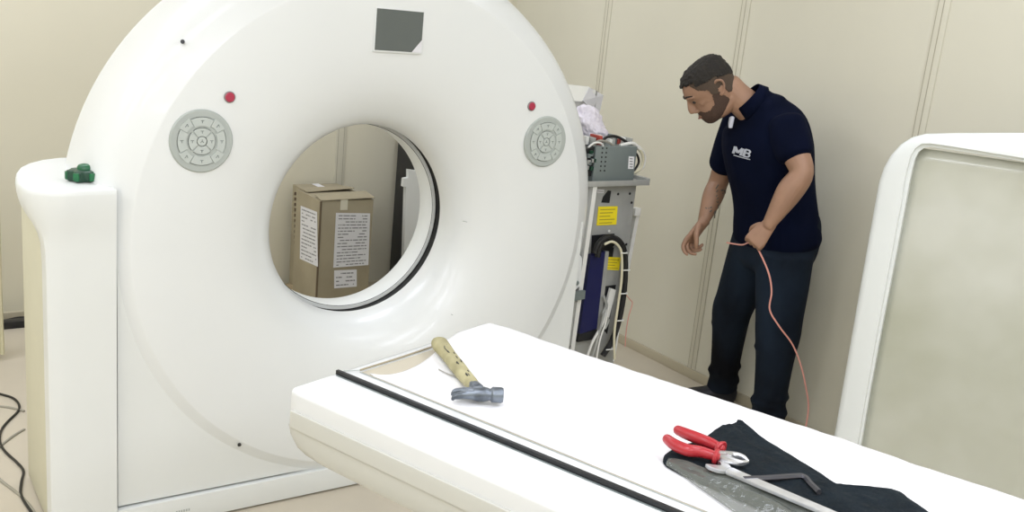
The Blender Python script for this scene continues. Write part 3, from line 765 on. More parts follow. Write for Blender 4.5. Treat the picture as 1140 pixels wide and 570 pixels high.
def boxlabel(quad, side, lines, cols=1):
    Y = YX - .0015
    if side == 'front': P = [ony(x, y, Y) for x, y in quad]; nrm = Vector((0, -.0012, 0))
    else: P = [onpl(x, y, (bx0 - .0015, 0, 0), (1, 0, 0)) for x, y in quad]; nrm = Vector((-.0012, 0, 0))
    bm = prism(B(), P, nrm); nf = len(bm.faces); a, b2, c, d = [p + nrm for p in P]; rr = random.Random(lines)
    for i in range(lines):
        t = (i + .7) / (lines + .6); l, r = a.lerp(d, t), b2.lerp(c, t); x = .08
        while x < .88:
            w = .03 + rr.random() * .16
            if rr.random() > .22:
                s, e = l.lerp(r, x), l.lerp(r, min(.92, x + w)); dn = (d - a) * (.32 / (lines + 1)); prism(bm, [s, e, e + dn, s + dn], nrm * .4)
            x += w + .025
    bm.faces.ensure_lookup_table()
    for f in bm.faces[nf:]: f.material_index = 1
    o = link('paper_label', bm, [M_PAPER, M_INK], cb, smooth=False); tag(o, 'white printed paper sheet'); return o
boxlabel([(374, 237), (412, 237.5), (410, 295), (371, 298)], 'front', 17)
boxlabel([(372, 301), (397, 300), (397, 319), (372, 321)], 'front', 4)
boxlabel([(335, 229), (353.0, 236), (354, 297), (334, 288)], 'side', 14)
cb2 = thing('cardboard_box', 'narrow brown cardboard box standing behind the labelled box, against the back wall', 'box', (2.12, 4.98, .02))
lx = ony(326, 205, 5.10)
link('box_body', box(B(), (lx.x, 4.93, .10), (lx.x + .27, 5.10, lx.z), bev=.004), M_CARD, cb2)
bm = B()
for i in range(14): p = ony(327.5, 215 + i * 6, 4.93); box(bm, (p.x, 4.928, p.z - .012), (p.x + .012 + .006 * (i % 3), 4.93, p.z + .006))
link('dark_print', bm, M_CARDD, cb2, smooth=False)
link('tape', box(B(), (lx.x + .11, 4.94, lx.z), (lx.x + .15, 5.09, lx.z + .002)), M_PAPER, cb2)
pal = thing('wooden_pallet', 'low wooden pallet under the cardboard boxes behind the scanner', 'pallet', (2.16, 4.75, 0))
for i in range(4): link('deck_board', box(B(), (bx0 - .09, 4.42 + i * .18, .080), (bx1 + .06, 4.55 + i * .18, .098), bev=.003), M_WOODP, pal)
for i in range(3): link('runner', box(B(), (bx0 - .09 + i * .17, 4.42, 0), (bx0 - .02 + i * .17, 5.08, .078), bev=.003), M_WOODP, pal)
# black rack and leaning white panel at the back
dk = ony(443, 160, 5.10)
rk2 = thing('equipment_rack', 'tall black ribbed equipment rack at the back wall, seen through the bore', 'rack', (dk.x + .14, 4.95, 0))
link('cabinet', box(B(), (dk.x, 4.80, .0), (dk.x + .30, 5.10, 1.15), bev=.006), M_BLACK, rk2)
bm = B()
for i in range(40): box(bm, (dk.x + .012, 4.794, .10 + i * .025), (dk.x + .288, 4.80, .112 + i * .025))
link('vent_ribs', bm, M_GAPD, rk2, smooth=False)
pts = [ony(x, y, 4.72) for x, y in ((455, 189), (462, 190), (475, 191), (470, 330), (449, 330), (452, 208), (449, 208), (450, 199), (455, 198))]
for q in pts[3:5]: q.z = 0
bm = prism(B(), pts, (0, .03, 0))
tag(link('cover_panel', bm, M_WHITE2, smooth=False), 'white panel with stepped edge standing before the black rack, seen through the bore', 'panel')

# ------------------------------------------------------------------ left edge: curtain, power strip, cables
bm = B(); rings = []
cu = [(.40 + .195 * i / 24, 4.62 + .018 * math.sin(i * 1.6)) for i in range(25)]
for z in (.03, .3, .6, .9):
    k = 1 + .0 * z; rings.append([Vector((x, y + .006 * math.sin(z * 9 + i), z)) for i, (x, y) in enumerate(cu)] + [Vector((x, y + .012, z)) for x, y in cu[::-1]])
loft(bm, rings)
tag(link('hanging_cloth', bm, M_CURT, ang=60), 'pale yellow fabric hanging at the left edge beside the back wall', 'fabric')
bm = box(B(), (.55, 5.03, 0), (.80, 5.09, .035), bev=.005); ps = link('power_strip', bm, M_BLACK); tag(ps, 'black power strip on the floor against the back wall, far left', 'power strip')
(link('cord', tube(B(), [(.60, 5.11, .008), (.68, 5.115, .02), (.74, 5.10, .03), (.82, 5.11, .008)], .007, 8, 5), M_CABLEB, ps))
fz = lambda pts, z: [onz(x, y, z) for x, y in pts]
tag(link('floor_cable', tube(B(), fz([(-30, 430), (0, 438.5), (14, 443), (21, 450), (20, 458), (8, 470), (1, 480), (0, 492), (6, 503), (18, 514), (26, 524), (24, 536), (23, 549), (28, 560), (36, 572), (44, 590)], .005), .0048, 8, 5), M_CABLEB), 'thin black cable winding over the floor at far left', 'cable')
tag(link('floor_cable', tube(B(), fz([(-20, 450), (0, 452.5), (12, 454), (27, 458)], .003), .005, 8, 5), M_TAPE), 'grey cable crossing the black one at the far left, uppermost', 'cable')
tag(link('floor_cable', tube(B(), fz([(27, 478), (14, 486), (0, 497), (-15, 510)], .003), .005, 8, 5), M_TAPE), 'grey cable slanting down to the left edge, below the uppermost one', 'cable')
tag(link('floor_cable', tube(B(), fz([(-12, 520), (0, 534), (14, 545), (26, 555), (38, 570), (50, 590)], .0035), .005, 8, 5), M_TAPE), 'grey cable at the bottom left corner running beside the black one', 'cable')

# ------------------------------------------------------------------ white cover frame at the right wall
FD = Vector((.42, -.9, 0)).normalized(); FN = Vector((-FD.y, FD.x, 0))  # FN points away from the camera
FP = Vector((3.03, 2.02, 0)); 
if FN.x < 0: FN = -FN
def fpix(x, y): return onpl(x, y, FP, FN)
def fs(x, y): q = fpix(x, y) - FP; return q.dot(FD), q.z
OUT = [(928.5, 481), (942.5, 400), (956.5, 320), (965, 272), (974, 222), (977.5, 203), (983, 187), (991, 173), (1002, 161), (1014, 153.5), (1028, 150), (1060, 149.2), (1100, 149), (1140, 149)]
MID = [(955.5, 491), (964, 440), (976.5, 370), (993, 280), (1003.5, 224), (1006.5, 203), (1010, 187), (1014, 173), (1019, 165), (1026, 160), (1036, 159.5), (1060, 163), (1100, 169.5), (1140, 176)]
INN = [(958.5, 491), (967, 440), (980, 370), (997.5, 280), (1008.4, 222), (1012, 202), (1015, 188), (1018, 177), (1022, 169.5), (1028, 165), (1036, 164), (1060, 167.5), (1100, 173.5), (1140, 180)]
def prof_ext(L):
    q = [fs(*p) for p in L]
    s0 = q[0]; q = [(s0[0] + (q[0][0] - q[1][0]) / (q[0][1] - q[1][1] + 1e-9) * (0 - s0[1]) * .0, 0.0)] + q
    a_, b_ = q[-2], q[-1]; sl = (b_[1] - a_[1]) / (b_[0] - a_[0]); 
    q.append((1.15, b_[1] + sl * (1.15 - b_[0]) * .6)); return q
def P3(q, off): return FP + FD * q[0] + Vector((0, 0, q[1])) + FN * off
O_, M_, I_ = prof_ext(OUT), prof_ext(MID), prof_ext(INN)
cv = thing('scanner_cover', 'big white rounded-corner scanner cover leaning by the right wall beyond the table', 'cover panel', FP + FD * .5)
bm = B()
rows = [[P3(q, .060) for q in O_], [P3(q, .022) for q in O_], [P3(((o[0] * .9 + m[0] * .1), (o[1] * .9 + m[1] * .1)), .008) for o, m in zip(O_, M_)], [P3(((o[0] * .75 + m[0] * .25), (o[1] * .75 + m[1] * .25)), .001) for o, m in zip(O_, M_)],
        [P3(m, -.004) for m in M_], [P3(m, .010) for m in [((m[0] * .8 + i[0] * .2), (m[1] * .8 + i[1] * .2)) for m, i in zip(M_, I_)]], [P3(i, .013) for i in I_], [P3(i, .045) for i in I_], [P3(i, .060) for i in I_]]
vs = loft(bm, rows, False, False, closed=False)
# close the ring at the back
for j in range(len(O_) - 1): bm.faces.new((vs[0][j], vs[0][j + 1], vs[-1][j + 1], vs[-1][j]))
link('frame', bm, M_COVER, cv, ang=50)
# concave inner shell
bm = B(); g = []
smax = 1.14; nI = 30
def inner_top(s):
    L = I_
    for a_, b_ in zip(L, L[1:]):
        if a_[0] <= s <= b_[0] and b_[0] > a_[0]: t = (s - a_[0]) / (b_[0] - a_[0]); top_ = a_[1] + (b_[1] - a_[1]) * t; best = top_
    return best
s_min = max(q[0] for q in I_[:6]) ; s_lo = min(q[0] for q in I_[:6])
for i in range(nI + 1):
    row = []
    for j in range(nI + 1):
        t = j / nI
        # left boundary follows the leg, top boundary follows the bar
        z = (I_[-1][1]) * t
        # leg s at height z
        sL = None
        for a_, b_ in zip(I_[:10], I_[1:11]):
            if min(a_[1], b_[1]) <= z <= max(a_[1], b_[1]) and a_[1] != b_[1]: sL = a_[0] + (b_[0] - a_[0]) * (z - a_[1]) / (b_[1] - a_[1]); break
        if sL is None: sL = I_[10][0]
        s = sL - .006 + (smax - sL) * i / nI
        dep = .050 + .0
        row.append(bm.verts.new(P3((s, min(z, 9)), dep - .0 + .012 * math.sin(PI * i / nI))))
    g.append(row)
for i in range(nI):
    for j in range(nI): bm.faces.new((g[i][j], g[i + 1][j], g[i + 1][j + 1], g[i][j + 1]))
# trim what would stand above the top bar
kill = []
for f in bm.faces:
    c_ = f.calc_center_median() - FP; s = c_.dot(FD)
    L = I_[9:]
    for a_, b_ in zip(L, L[1:]):
        if a_[0] <= s <= b_[0]:
            if c_.z > a_[1] + (b_[1] - a_[1]) * (s - a_[0]) / (b_[0] - a_[0]) + .03: kill.append(f)
            break
bmesh.ops.delete(bm, geom=kill, context='FACES')
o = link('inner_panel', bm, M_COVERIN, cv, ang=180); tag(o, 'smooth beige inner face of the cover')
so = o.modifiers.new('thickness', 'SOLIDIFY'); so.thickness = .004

# ------------------------------------------------------------------ the man
MO = Vector((3.25, 2.7, 0)); MR = Matrix.Translation(MO) @ Matrix.Rotation(-YAW, 4, 'Z')
def P(a, b_, z): return MR @ Vector((a, b_, z))
def D(a, b_, z=0): return (MR.to_3x3() @ Vector((a, b_, z))).normalized()
AX, BX = D(1, 0), D(0, 1)
tf = Vector((-.86, -.51, 0)); tl_ = Vector((.51, -.86, 0))         # torso front and his left, in the figure's frame
def PL(v): return P(v.x, v.y, v.z)
body = B()
TL = D(*tl_)
def trunk(bm, g, top=True):
    """torso, g = extra thickness of clothing"""
    secs = [((.075, .06, .86), .175, .125), ((.07, .055, .93), .170, .120), ((.052, .045, 1.02), .160, .122), ((.025, .03, 1.12), .162, .128), ((-.012, .015, 1.22), .178, .132), ((-.038, .005, 1.31), .190, .128), ((-.058, -.0, 1.385), .178, .105), ((-.078, -.0, 1.44), .115, .080)]
    eltube(bm, [(P(*c), w + g, h + g, TL) for c, w, h in secs], 28, 4, 2.3)
trunk(body, -.012)
# neck
NB, NT = (-.115, 0, 1.44), (-.225, 0, 1.50)
eltube(body, [(P(-.085, 0, 1.40), .070, .068, BX), (P(-.135, 0, 1.445), .063, .064, BX), (P(-.19, 0, 1.482), .058, .061, BX), (P(-.235, 0, 1.515), .058, .062, BX)], 20, 4)
# head
HO = Vector((-.286, 0, 1.512)); HP = math.radians(37)
HF = Vector((-math.cos(HP), 0, -math.sin(HP))); HU = Vector((-math.sin(HP), 0, math.cos(HP))); HS = Vector((0, -1, 0))   # HS: his left side, toward the camera
HY = math.radians(6); HFy = HF * math.cos(HY) + HS * math.sin(HY) * 0
def H(f, s, u): v = HO + HF * f + HS * s + HU * u; return PL(v)
def HD(f, s, u): v = HF * f + HS * s + HU * u; return D(v.x, v.y, v.z)
HSEC = [(.126, .000, -.030, .018), (.121, .040, -.045, .040), (.111, .072, -.060, .056), (.095, .098, -.073, .067), (.075, .115, -.081, .074), (.05, .124, -.086, .0775), (.025, .1275, -.087, .078), (.008, .123, -.085, .077), (-.008, .114, -.081, .075),
        (-.03, .109, -.078, .072), (-.05, .110, -.065, .069), (-.07, .110, -.045, .065), (-.088, .106, -.02, .059), (-.102, .101, .005, .050), (-.113, .093, .03, .036), (-.119, .083, .05, .018)]
def hring(u, ff, fb, w, off=0., n=40):
    fc_, fr_ = (ff + fb) / 2, (ff - fb) / 2 + off; w += off; R = []
    for k in range(n):
        x, y = math.cos(2 * PI * k / n), math.sin(2 * PI * k / n)
        pw = 2.25; x_ = math.copysign(abs(x) ** (2 / pw), x); y_ = math.copysign(abs(y) ** (2 / pw), y)
        taper = 1 - .20 * max(0, x_) ** 2 * (1 if u > -.02 else 1.25)
        R.append((fc_ + fr_ * x_, w * y_ * taper, u))
    return R
rings = [[H(*q) for q in hring(*s)] for s in HSEC]
loft(body, rings)
# brow ridge, nose, lips, chin, cheeks
for s in (-1, 1): eltube(body, [(H(.117, s * .008, .020), .008, .008, HD(0, 0, 1)), (H(.121, s * .028, .023), .007, .008, HD(0, 0, 1)), (H(.102, s * .050, .018), .006, .007, HD(0, 0, 1))], 10, 3)
eltube(body, [(H(.113, 0, .014), .007, .012, HS_ := HD(0, 1, 0)), (H(.118, 0, -.008), .0090, .016, HS_), (H(.122, 0, -.026), .012, .019, HS_), (H(.124, 0, -.040), .014, .017, HS_)], 14, 4)
for s in (-1, 1): eltube(body, [(H(.118, s * .011, -.044), .008, .008, HS_), (H(.106, s * .014, -.046), .007, .007, HS_)], 10, 2)
eltube(body, [(H(.101, -.020, -.071), .006, .007, HD(0, 0, 1)), (H(.110, 0, -.069), .007, .007, HD(0, 0, 1)), (H(.101, .020, -.071), .006, .007, HD(0, 0, 1))], 10, 3)
eltube(body, [(H(.098, -.018, -.082), .006, .006, HD(0, 0, 1)), (H(.106, 0, -.082), .007, .006, HD(0, 0, 1)), (H(.098, .018, -.082), .006, .007, HD(0, 0, 1))], 10, 3)
eltube(body, [(H(.082, -.016, -.104), .012, .012, HD(0, 0, 1)), (H(.087, 0, -.104), .013, .012, HD(0, 0, 1)), (H(.082, .016, -.104), .012, .012, HD(0, 0, 1))], 12, 2)
for s in (-1, 1):
    eltube(body, [(H(.082, s * .042, -.022), .012, .014, HS_), (H(.055, s * .054, -.014), .014, .016, HS_)], 12, 3)
    # ear: rim, lobe and hollow
    ear = [(.004, .076, .026), (-.008, .083, .034), (-.024, .086, .028), (-.028, .085, .010), (-.020, .081, -.010), (-.006, .077, -.026), (.002, .074, -.022)]
    tube(body, [H(f, s * w, u) for f, w, u in ear], [.004, .0055, .0058, .0052, .005, .0065, .004], 10, 4, rounded=True)
    eltube(body, [(H(-.006, s * .071, .018), .006, .016, HS_), (H(-.012, s * .073, -.008), .006, .015, HS_)], 10, 2)
# jaw to neck
eltube(body, [(H(.05, 0, -.095), .045, .028, HS_), (H(.01, 0, -.085), .056, .040, HS_), (H(-.03, 0, -.06), .058, .055, HS_)], 20, 4)
# arms
def arm(sh, el, wr_, rs, side):
    sh, el, wr_ = Vector(sh), Vector(el), Vector(wr_)
    m1 = sh.lerp(el, .5); m2 = el.lerp(wr_, .35); m3 = el.lerp(wr_, .75)
    eltube(body, [(PL(sh), rs[0], rs[0], side), (PL(m1), rs[1], rs[1], side), (PL(el), rs[2], rs[2] * .95, side), (PL(m2), rs[3], rs[3], side), (PL(m3), rs[4], rs[4] * .9, side), (PL(wr_), rs[5], rs[5] * .78, side)], 20, 5)
LS, LE, LWr = (-.012, -.165, 1.395), (.052, -.255, 1.232), (-.045, -.255, 1.005)
RS, RE, RW = (-.135, .15, 1.37), (-.160, .26, 1.09), (-.222, .17, .905)
arm(LS, LE, LWr, (.060, .056, .050, .052, .040, .031), BX)
arm(RS, RE, RW, (.058, .053, .047, .047, .037, .029), BX)
# legs inside the trousers, feet
LH, LK, LA = (.10, -.045, .86), (.125, -.06, .50), (.155, -.02, .10)
RH, RK, RA = (.025, .13, .86), (-.020, .22, .50), (.020, .34, .10)
for h, k, a_ in ((LH, LK, LA), (RH, RK, RA)):
    h, k, a_ = Vector(h), Vector(k), Vector(a_)
    eltube(body, [(PL(h), .085, .085, BX), (PL(h.lerp(k, .5)), .072, .075, BX), (PL(k), .055, .058, BX), (PL(k.lerp(a_, .35)), .052, .055, BX), (PL(k.lerp(a_, .8)), .036, .038, BX), (PL(a_), .034, .036, BX)], 18, 4)
    ft = Vector((-.16, .0, -.055))
    eltube(body, [(PL(a_ + Vector((.015, 0, -.055))), .024, .022, BX), (PL(a_ + Vector((-.05, -.008, -.062))), .026, .018, BX), (PL(a_ + Vector((-.11, -.018, -.066))), .022, .013, BX)], 14, 3)
# hands
def hand(wr_, dirv, palmn, thumbside, curl, size=1., thumb_to=None, spread=.0):
    """dirv: wrist to knuckles; palmn: out of the palm; thumbside: toward the thumb"""
    w = Vector(wr_); d = Vector(dirv).normalized(); n = Vector(palmn); n = (n - d * n.dot(d)).normalized(); t = d.cross(n); t = t if t.dot(Vector(thumbside)) > 0 else -t
    s = size; q = lambda a, b_, c_: PL(w + d * a * s + t * b_ * s + n * c_ * s)
    tD = D(*t)
    eltube(body, [(q(-.015, 0, 0), .028 * s, .021 * s, tD), (q(.02, 0, 0), .034 * s, .018 * s, tD), (q(.055, 0, .001), .041 * s, .016 * s, tD), (q(.085, 0, .001), .042 * s, .013 * s, tD)], 18, 3)
    tips = []
    for k, (off, L) in enumerate(((.031, .072), (.0105, .080), (-.0105, .074), (-.031, .060))):
        base = w + (d * .084 + t * off) * s; dd = d.copy(); pts = [w + (d * .06 + t * off * .9) * s, base]; c_ = curl[k]
        ax_ = t
        for f, a_ in ((.45, c_[0]), (.32, c_[1]), (.23, c_[2])):
            dd = (dd * math.cos(math.radians(a_)) + (n * d.dot(d)).normalized() * 0 + dd.cross(t) * 0) if False else Matrix.Rotation(math.radians(a_) * (1 if (Matrix.Rotation(.3, 3, t) @ d).dot(n) > 0 else -1), 3, t) @ dd
            pts.append(pts[-1] + dd * L * f * s)
        tube(body, [PL(x) for x in pts], [.0085 * s, .0098 * s, .0088 * s, .0080 * s, .0064 * s], 10, 3, rounded=True); tips.append(pts[-1])
    tp = thumb_to or [(.018, .030, .006), (.048, .050, .018), (.075, .052, .032), (.095, .044, .040)]
    tube(body, [q(*x) for x in tp], [.0125 * s, .0115 * s, .010 * s, .0075 * s], 10, 4, rounded=True)
    return q, tips
# his left hand (nearer the camera) closes on the cable, knuckles down-left, palm inward
qL, tipsL = hand(LWr, (-.52, -.02, -.80), (.35, .90, -.35), (-.6, .2, .6), [(70, 85, 45), (72, 85, 45), (74, 85, 45), (76, 85, 45)], 1.0,
                 [(.016, .030, .010), (.044, .046, .026), (.066, .036, .044), (.078, .016, .052)])
# his right hand hangs half open, fingers curled toward the palm
qR, tipsR = hand(RW, (-.50, -.05, -.83), (.72, -.62, -.35), (-.3, -.9, .1), [(14, 40, 28), (32, 50, 30), (50, 58, 34), (68, 64, 36)], 1.12,
                 [(.016, .030, .008), (.046, .044, .026), (.070, .038, .044), (.088, .028, .054)])
bd = link('person', body, M_SKIN, base=MO, rz=-YAW)
remesh(bd, .0032, 4, .5)
tag(bd, 'bearded man in navy polo shirt and dark jeans bending forward, pulling a thin cable', 'person')
# tattoo on right forearm (patches of ink hugging the skin)
# shirt
sb_ = B()
secs = [((.082, .055, .90), .205, .152), ((.068, .05, .96), .198, .150), ((.050, .042, 1.03), .188, .146), ((.022, .03, 1.12), .186, .148), ((-.012, .015, 1.22), .200, .152), ((-.040, .003, 1.31), .208, .148), ((-.058, -.0, 1.39), .192, .122), ((-.085, -.0, 1.452), .118, .086)]
eltube(sb_, [(P(*c), w, h, TL) for c, w, h in secs], 32, 4, 2.35)
def sleeve(sh, el, r0, r1, t1):
    sh, el = Vector(sh), Vector(el); e = sh.lerp(el, t1); i = sh + (sh - el).normalized() * .0
    eltube(sb_, [(PL(sh + Vector((0, 0, .012))), r0, r0, BX), (PL(sh.lerp(el, t1 * .5)), (r0 + r1) / 2 + .004, (r0 + r1) / 2 + .004, BX), (PL(e), r1, r1, BX)], 22, 4, 2.1, True)
sleeve(LS, LE, .073, .074, .56)
sleeve(RS, RE, .070, .070, .72)
eltube(sb_, [(P(-.055, 0, 1.40), .105, .10, TL), (P(-.10, 0, 1.452), .082, .082, BX), (P(-.130, 0, 1.475), .070, .074, BX)], 24, 3, 2, False)
sbv = sb_.copy(); shirt_bvh = BVHTree.FromBMesh(sbv); sbv.free()
sh_ = link('polo_shirt', sb_, M_SHIRT, bd); remesh(sh_, .006, 14, .6); tag(sh_, 'navy short-sleeved polo shirt')
# collar leaves
bm = B()
def collar(side):
    rows = []
    for i in range(9):
        t = i / 8; ang_ = math.radians(-10 + 150 * t)      # from nape round to the throat
        c = Vector((-.142, 0, 1.478)); ax = Vector((-.80, 0, .60)).normalized(); e1 = Vector((.60, 0, .80)); e2 = Vector((0, -1 * side, 0))
        rad = .071 + .004 * t
        top = c + e1 * math.cos(ang_) * rad + e2 * math.sin(ang_) * rad * .95 + ax * .014
        bot = c + e1 * math.cos(ang_) * (rad + .016) + e2 * math.sin(ang_) * (rad + .016) - ax * (.020 + .022 * t)
        rows.append([PL(top), PL(bot)])
    loft(bm, rows, closed=False)
collar(1); collar(-1)
o = link('collar', bm, M_SHIRT, sh_); so = o.modifiers.new('thickness', 'SOLIDIFY'); so.thickness = .005; so.offset = 0
# white undershirt in the open neck
o = link('undershirt', eltube(B(), [(P(-.206, -.034, 1.398), .022, .010, BX), (P(-.208, -.040, 1.378), .016, .010, BX), (P(-.208, -.046, 1.360), .005, .008, BX)], 14, 3), M_TEE, sh_); tag(o, 'white undershirt showing in the open collar')
# printed letters
bm = B()
def stroke(pts, w=.0115):
    Q = []
    for p, q in zip(pts, pts[1:]):
        n_ = max(1, int((Vector(q) - Vector(p)).length / .006))
        Q += [Vector(p).lerp(Vector(q), k / n_) for k in range(n_)]
    Q.append(Vector(pts[-1])); vv = []
    for i, p in enumerate(Q):
        t = (Q[min(i + 1, len(Q) - 1)] - Q[max(i - 1, 0)]).normalized(); n_ = Vector((-t.y, t.x)) * w / 2
        vv.append((bm.verts.new((p.x + n_.x, p.y + n_.y, 0)), bm.verts.new((p.x - n_.x, p.y - n_.y, 0))))
    for a_, b_ in zip(vv, vv[1:]): bm.faces.new((a_[0], b_[0], b_[1], a_[1]))
stroke([(.005, .0), (.005, .048)]); stroke([(.005, .048), (.0225, .012)], .012); stroke([(.0225, .012), (.040, .048)], .012); stroke([(.040, .048), (.040, .0)])
stroke([(.054, .0), (.054, .048)], .012)
for cy, rr_, h in ((.0365, .0105, 1.0), (.0130, .0120, 1.0)):
    stroke([(.054, cy + rr_)] + [(.068 + rr_ * math.sin(math.radians(a_)), cy + rr_ * math.cos(math.radians(a_))) for a_ in range(0, 181, 20)] + [(.054, cy - rr_)], .0085)
stroke([(.010, -.0105), (.090, -.0105)], .0050)
for v in bm.verts: v.co *= .64
wX = .056
oc = onpl(831, 173.5, MO + Vector(BX) * -.17, BX); ex = (D(.93, -.12, -.02)); ez = Vector((0, 0, 1)) * .99 + AX * .06
ex = (AX * .985 + Vector((0, 0, -.02))).normalized()
for v in bm.verts:
    q = oc + ex * (v.co.x - wX / 2) + ez * (v.co.y - .012)
    dirr = (q - CAM).normalized() if False else BX
    h_ = shirt_bvh.ray_cast(q - BX * .5, BX)
    v.co = (h_[0] - BX * .006) if h_[0] else q
o = link('logo_print', bm, M_LOGO, sh_, smooth=False); tag(o, 'pale MB lettering with a line beneath on the chest')
so = o.modifiers.new('thickness', 'SOLIDIFY'); so.thickness = .0015
# trousers
jb = B()
eltube(jb, [(P(.078, .055, .99), .190, .138, TL), (P(.080, .055, .93), .198, .145, TL), (P(.075, .055, .86), .198, .142, TL), (P(.066, .052, .80), .175, .125, TL)], 28, 3, 2.4)
def leg(h, k, a_, rr, extra=()):
    h, k, a_ = Vector(h), Vector(k), Vector(a_)
    S_ = [(PL(h), rr[0], rr[0] * 1.02), (PL(h.lerp(k, .4)), rr[1], rr[1]), (PL(h.lerp(k, .8)), rr[2], rr[2]), (PL(k), rr[3], rr[3] * 1.05), (PL(k.lerp(a_, .3)), rr[4], rr[4]), (PL(k.lerp(a_, .62)), rr[5], rr[5]), (PL(k.lerp(a_, .88)), rr[6], rr[6]), (PL(a_ + Vector((0, 0, -.025))), rr[7], rr[7] * 1.1)]
    eltube(jb, [(c, w, w2, BX) for c, w, w2 in S_], 24, 4, 2.1, False)
leg(LH, LK, LA, (.118, .112, .100, .092, .082, .074, .070, .074))
leg(RH, RK, RA, (.115, .106, .094, .086, .078, .070, .066, .068))
# folds: soft rings bunched over knee and ankle, hip crease
for k, a_, r in ((Vector(LK), Vector(LA), .080), (Vector(RK), Vector(RA), .074)):
    for t, dx in ((.72, .006), (.82, -.008), (.92, .008), (.18, -.01), (.02, .008)):
        c = k.lerp(a_, t) + Vector((dx, 0, 0)); eltube(jb, [(PL(c + Vector((0, 0, .012))), r * .88, r * .88, BX), (PL(c), r * (1.0 if t > .5 else 1.10), r * (1.0 if t > .5 else 1.10), BX), (PL(c - Vector((0, 0, .012))), r * .88, r * .88, BX)], 20, 2, 2, True)
je = link('jeans', jb, M_JEAN, bd); remesh(je, .0075, 12, .6); tag(je, 'dark blue faded denim jeans')
# shoes
for a_, dr in ((Vector(LA), Vector((-.90, -.35, 0)).normalized()), (Vector(RA), Vector((-.97, -.10, 0)).normalized())):
    f0_ = Vector((a_.x, a_.y, 0)); sdv = D(-dr.y, dr.x); dD = dr
    bm = eltube(B(), [(PL(f0_ - dD * .055 + Vector((0, 0, .045))), .034, .042, sdv), (PL(f0_ + Vector((0, 0, .052))), .040, .050, sdv), (PL(f0_ + dD * .08 + Vector((0, 0, .040))), .044, .038, sdv), (PL(f0_ + dD * .15 + Vector((0, 0, .032))), .048, .030, sdv), (PL(f0_ + dD * .195 + Vector((0, 0, .026))), .036, .022, sdv)], 20, 4, 2.3)
    for v in bm.verts: v.co.z = max(v.co.z, .004)
    so_ = link('shoe', bm, M_SHOE, bd)
    bm = eltube(B(), [(PL(f0_ - dD * .06 + Vector((0, 0, .009))), .036, .009, sdv), (PL(f0_ + dD * .05 + Vector((0, 0, .009))), .044, .009, sdv), (PL(f0_ + dD * .15 + Vector((0, 0, .009))), .052, .009, sdv), (PL(f0_ + dD * .20 + Vector((0, 0, .009))), .038, .009, sdv)], 20, 4, 3)
    for v in bm.verts: v.co.z = max(v.co.z, .0005)
    link('sole', bm, M_RUBBER, so_)
# hair shell, faded sides, stubble
def shell(off, keep, name, m, par, lab=None, rough=0.):
    secs = []
    for s0, s1 in zip(HSEC, HSEC[1:]):
        for k in range(9): secs.append(tuple(x + (y - x) * k / 9 for x, y in zip(s0, s1)))
    secs.append(HSEC[-1]); n = 200; bm = B()
    pr_ = [hring(*s, off=0, n=n) for s in secs]
    cf_ = .018
    rings = []
    for r in pr_:
        R = []
        for f, s, u in r:
            v = Vector((f - cf_, s, u - .01)); o_ = off(f, s, u) if callable(off) else off
            v = v + v.normalized() * (o_ + rough * noise.noise(Vector((f, s, u)) * 90))
            R.append((v.x + cf_, v.y, v.z + .01))
        rings.append(R)
    vs = [[bm.verts.new(H(*q)) for q in r] for r in rings]
    for i in range(len(vs) - 1):
        for j in range(n):
            k = (j + 1) % n; f = (rings[i][j][0] + rings[i + 1][k][0]) / 2; s = (rings[i][j][1] + rings[i + 1][k][1]) / 2; u = (rings[i][j][2] + rings[i + 1][k][2]) / 2
            if keep(f, abs(s), u): bm.faces.new((vs[i][j], vs[i][k], vs[i + 1][k], vs[i + 1][j]))
    if keep(0, 0, .133): bm.faces.new(vs[0][::-1])
    bmesh.ops.delete(bm, geom=[v for v in bm.verts if not v.link_faces], context='VERTS')
    o = link(name, bm, m, par, ang=180); so = o.modifiers.new('thickness', 'SOLIDIFY'); so.thickness = .006; so.offset = -1
    if lab: tag(o, lab)
    return o
nz = lambda f, s, u: .006 * noise.noise(Vector((f * 40, s * 40, u * 40))) + .005 * noise.noise(Vector((f * 300, s * 300, u * 300)))
hk = lambda f, s, u: (u > .074 + nz(f, s, u) - .0 * s) if f > .075 else (u > .052 + nz(f, s, u) + .1 * min(0, f)) if f > -.02 else (u > .045 + .35 * (f + .02) + nz(f, s, u))
hair = shell(lambda f, s, u: .0050 + .0035 * max(0, min(1, (u - .05) / .05)) + .001 * max(0, f / .1), hk, 'hair', M_HAIR, bd, 'short black hair', .004)
def curve(x, P_):
    if x <= P_[0][0]: return P_[0][1]
    for (x0_, y0_), (x1_, y1_) in zip(P_, P_[1:]):
        if x <= x1_: t = (x - x0_) / (x1_ - x0_); t = t * t * (3 - 2 * t); return y0_ + (y1_ - y0_) * t
    return P_[-1][1]
fk = lambda f, s, u: (not hk(f, s, u)) and u + .6 * nz(f, s, u) > curve(f, [(-.09, -.048), (-.035, -.036), (-.02, .0), (.0, .004), (.006, -.014), (.028, -.012), (.042, .022), (.070, .032), (.088, .060), (.10, .09)])
shell(.0030, fk, 'cropped_sides', M_FADE, hair, 'closely cropped paler hair on sides and nape')
bk_ = lambda f, s, u: u < curve(f, [(-.06, -.12), (-.03, -.075), (-.008, -.035), (.004, -.008), (.030, -.010), (.044, -.048), (.070, -.064), (.088, -.062), (.103, -.050), (.13, -.050)]) and u > curve(f, [(-.03, -.09), (.01, -.13)])
shell(.0024, lambda f, s, u: bk_(f, s, u + nz(f, s, u) * .7), 'beard', M_BEARD, bd, 'short dark stubble beard')
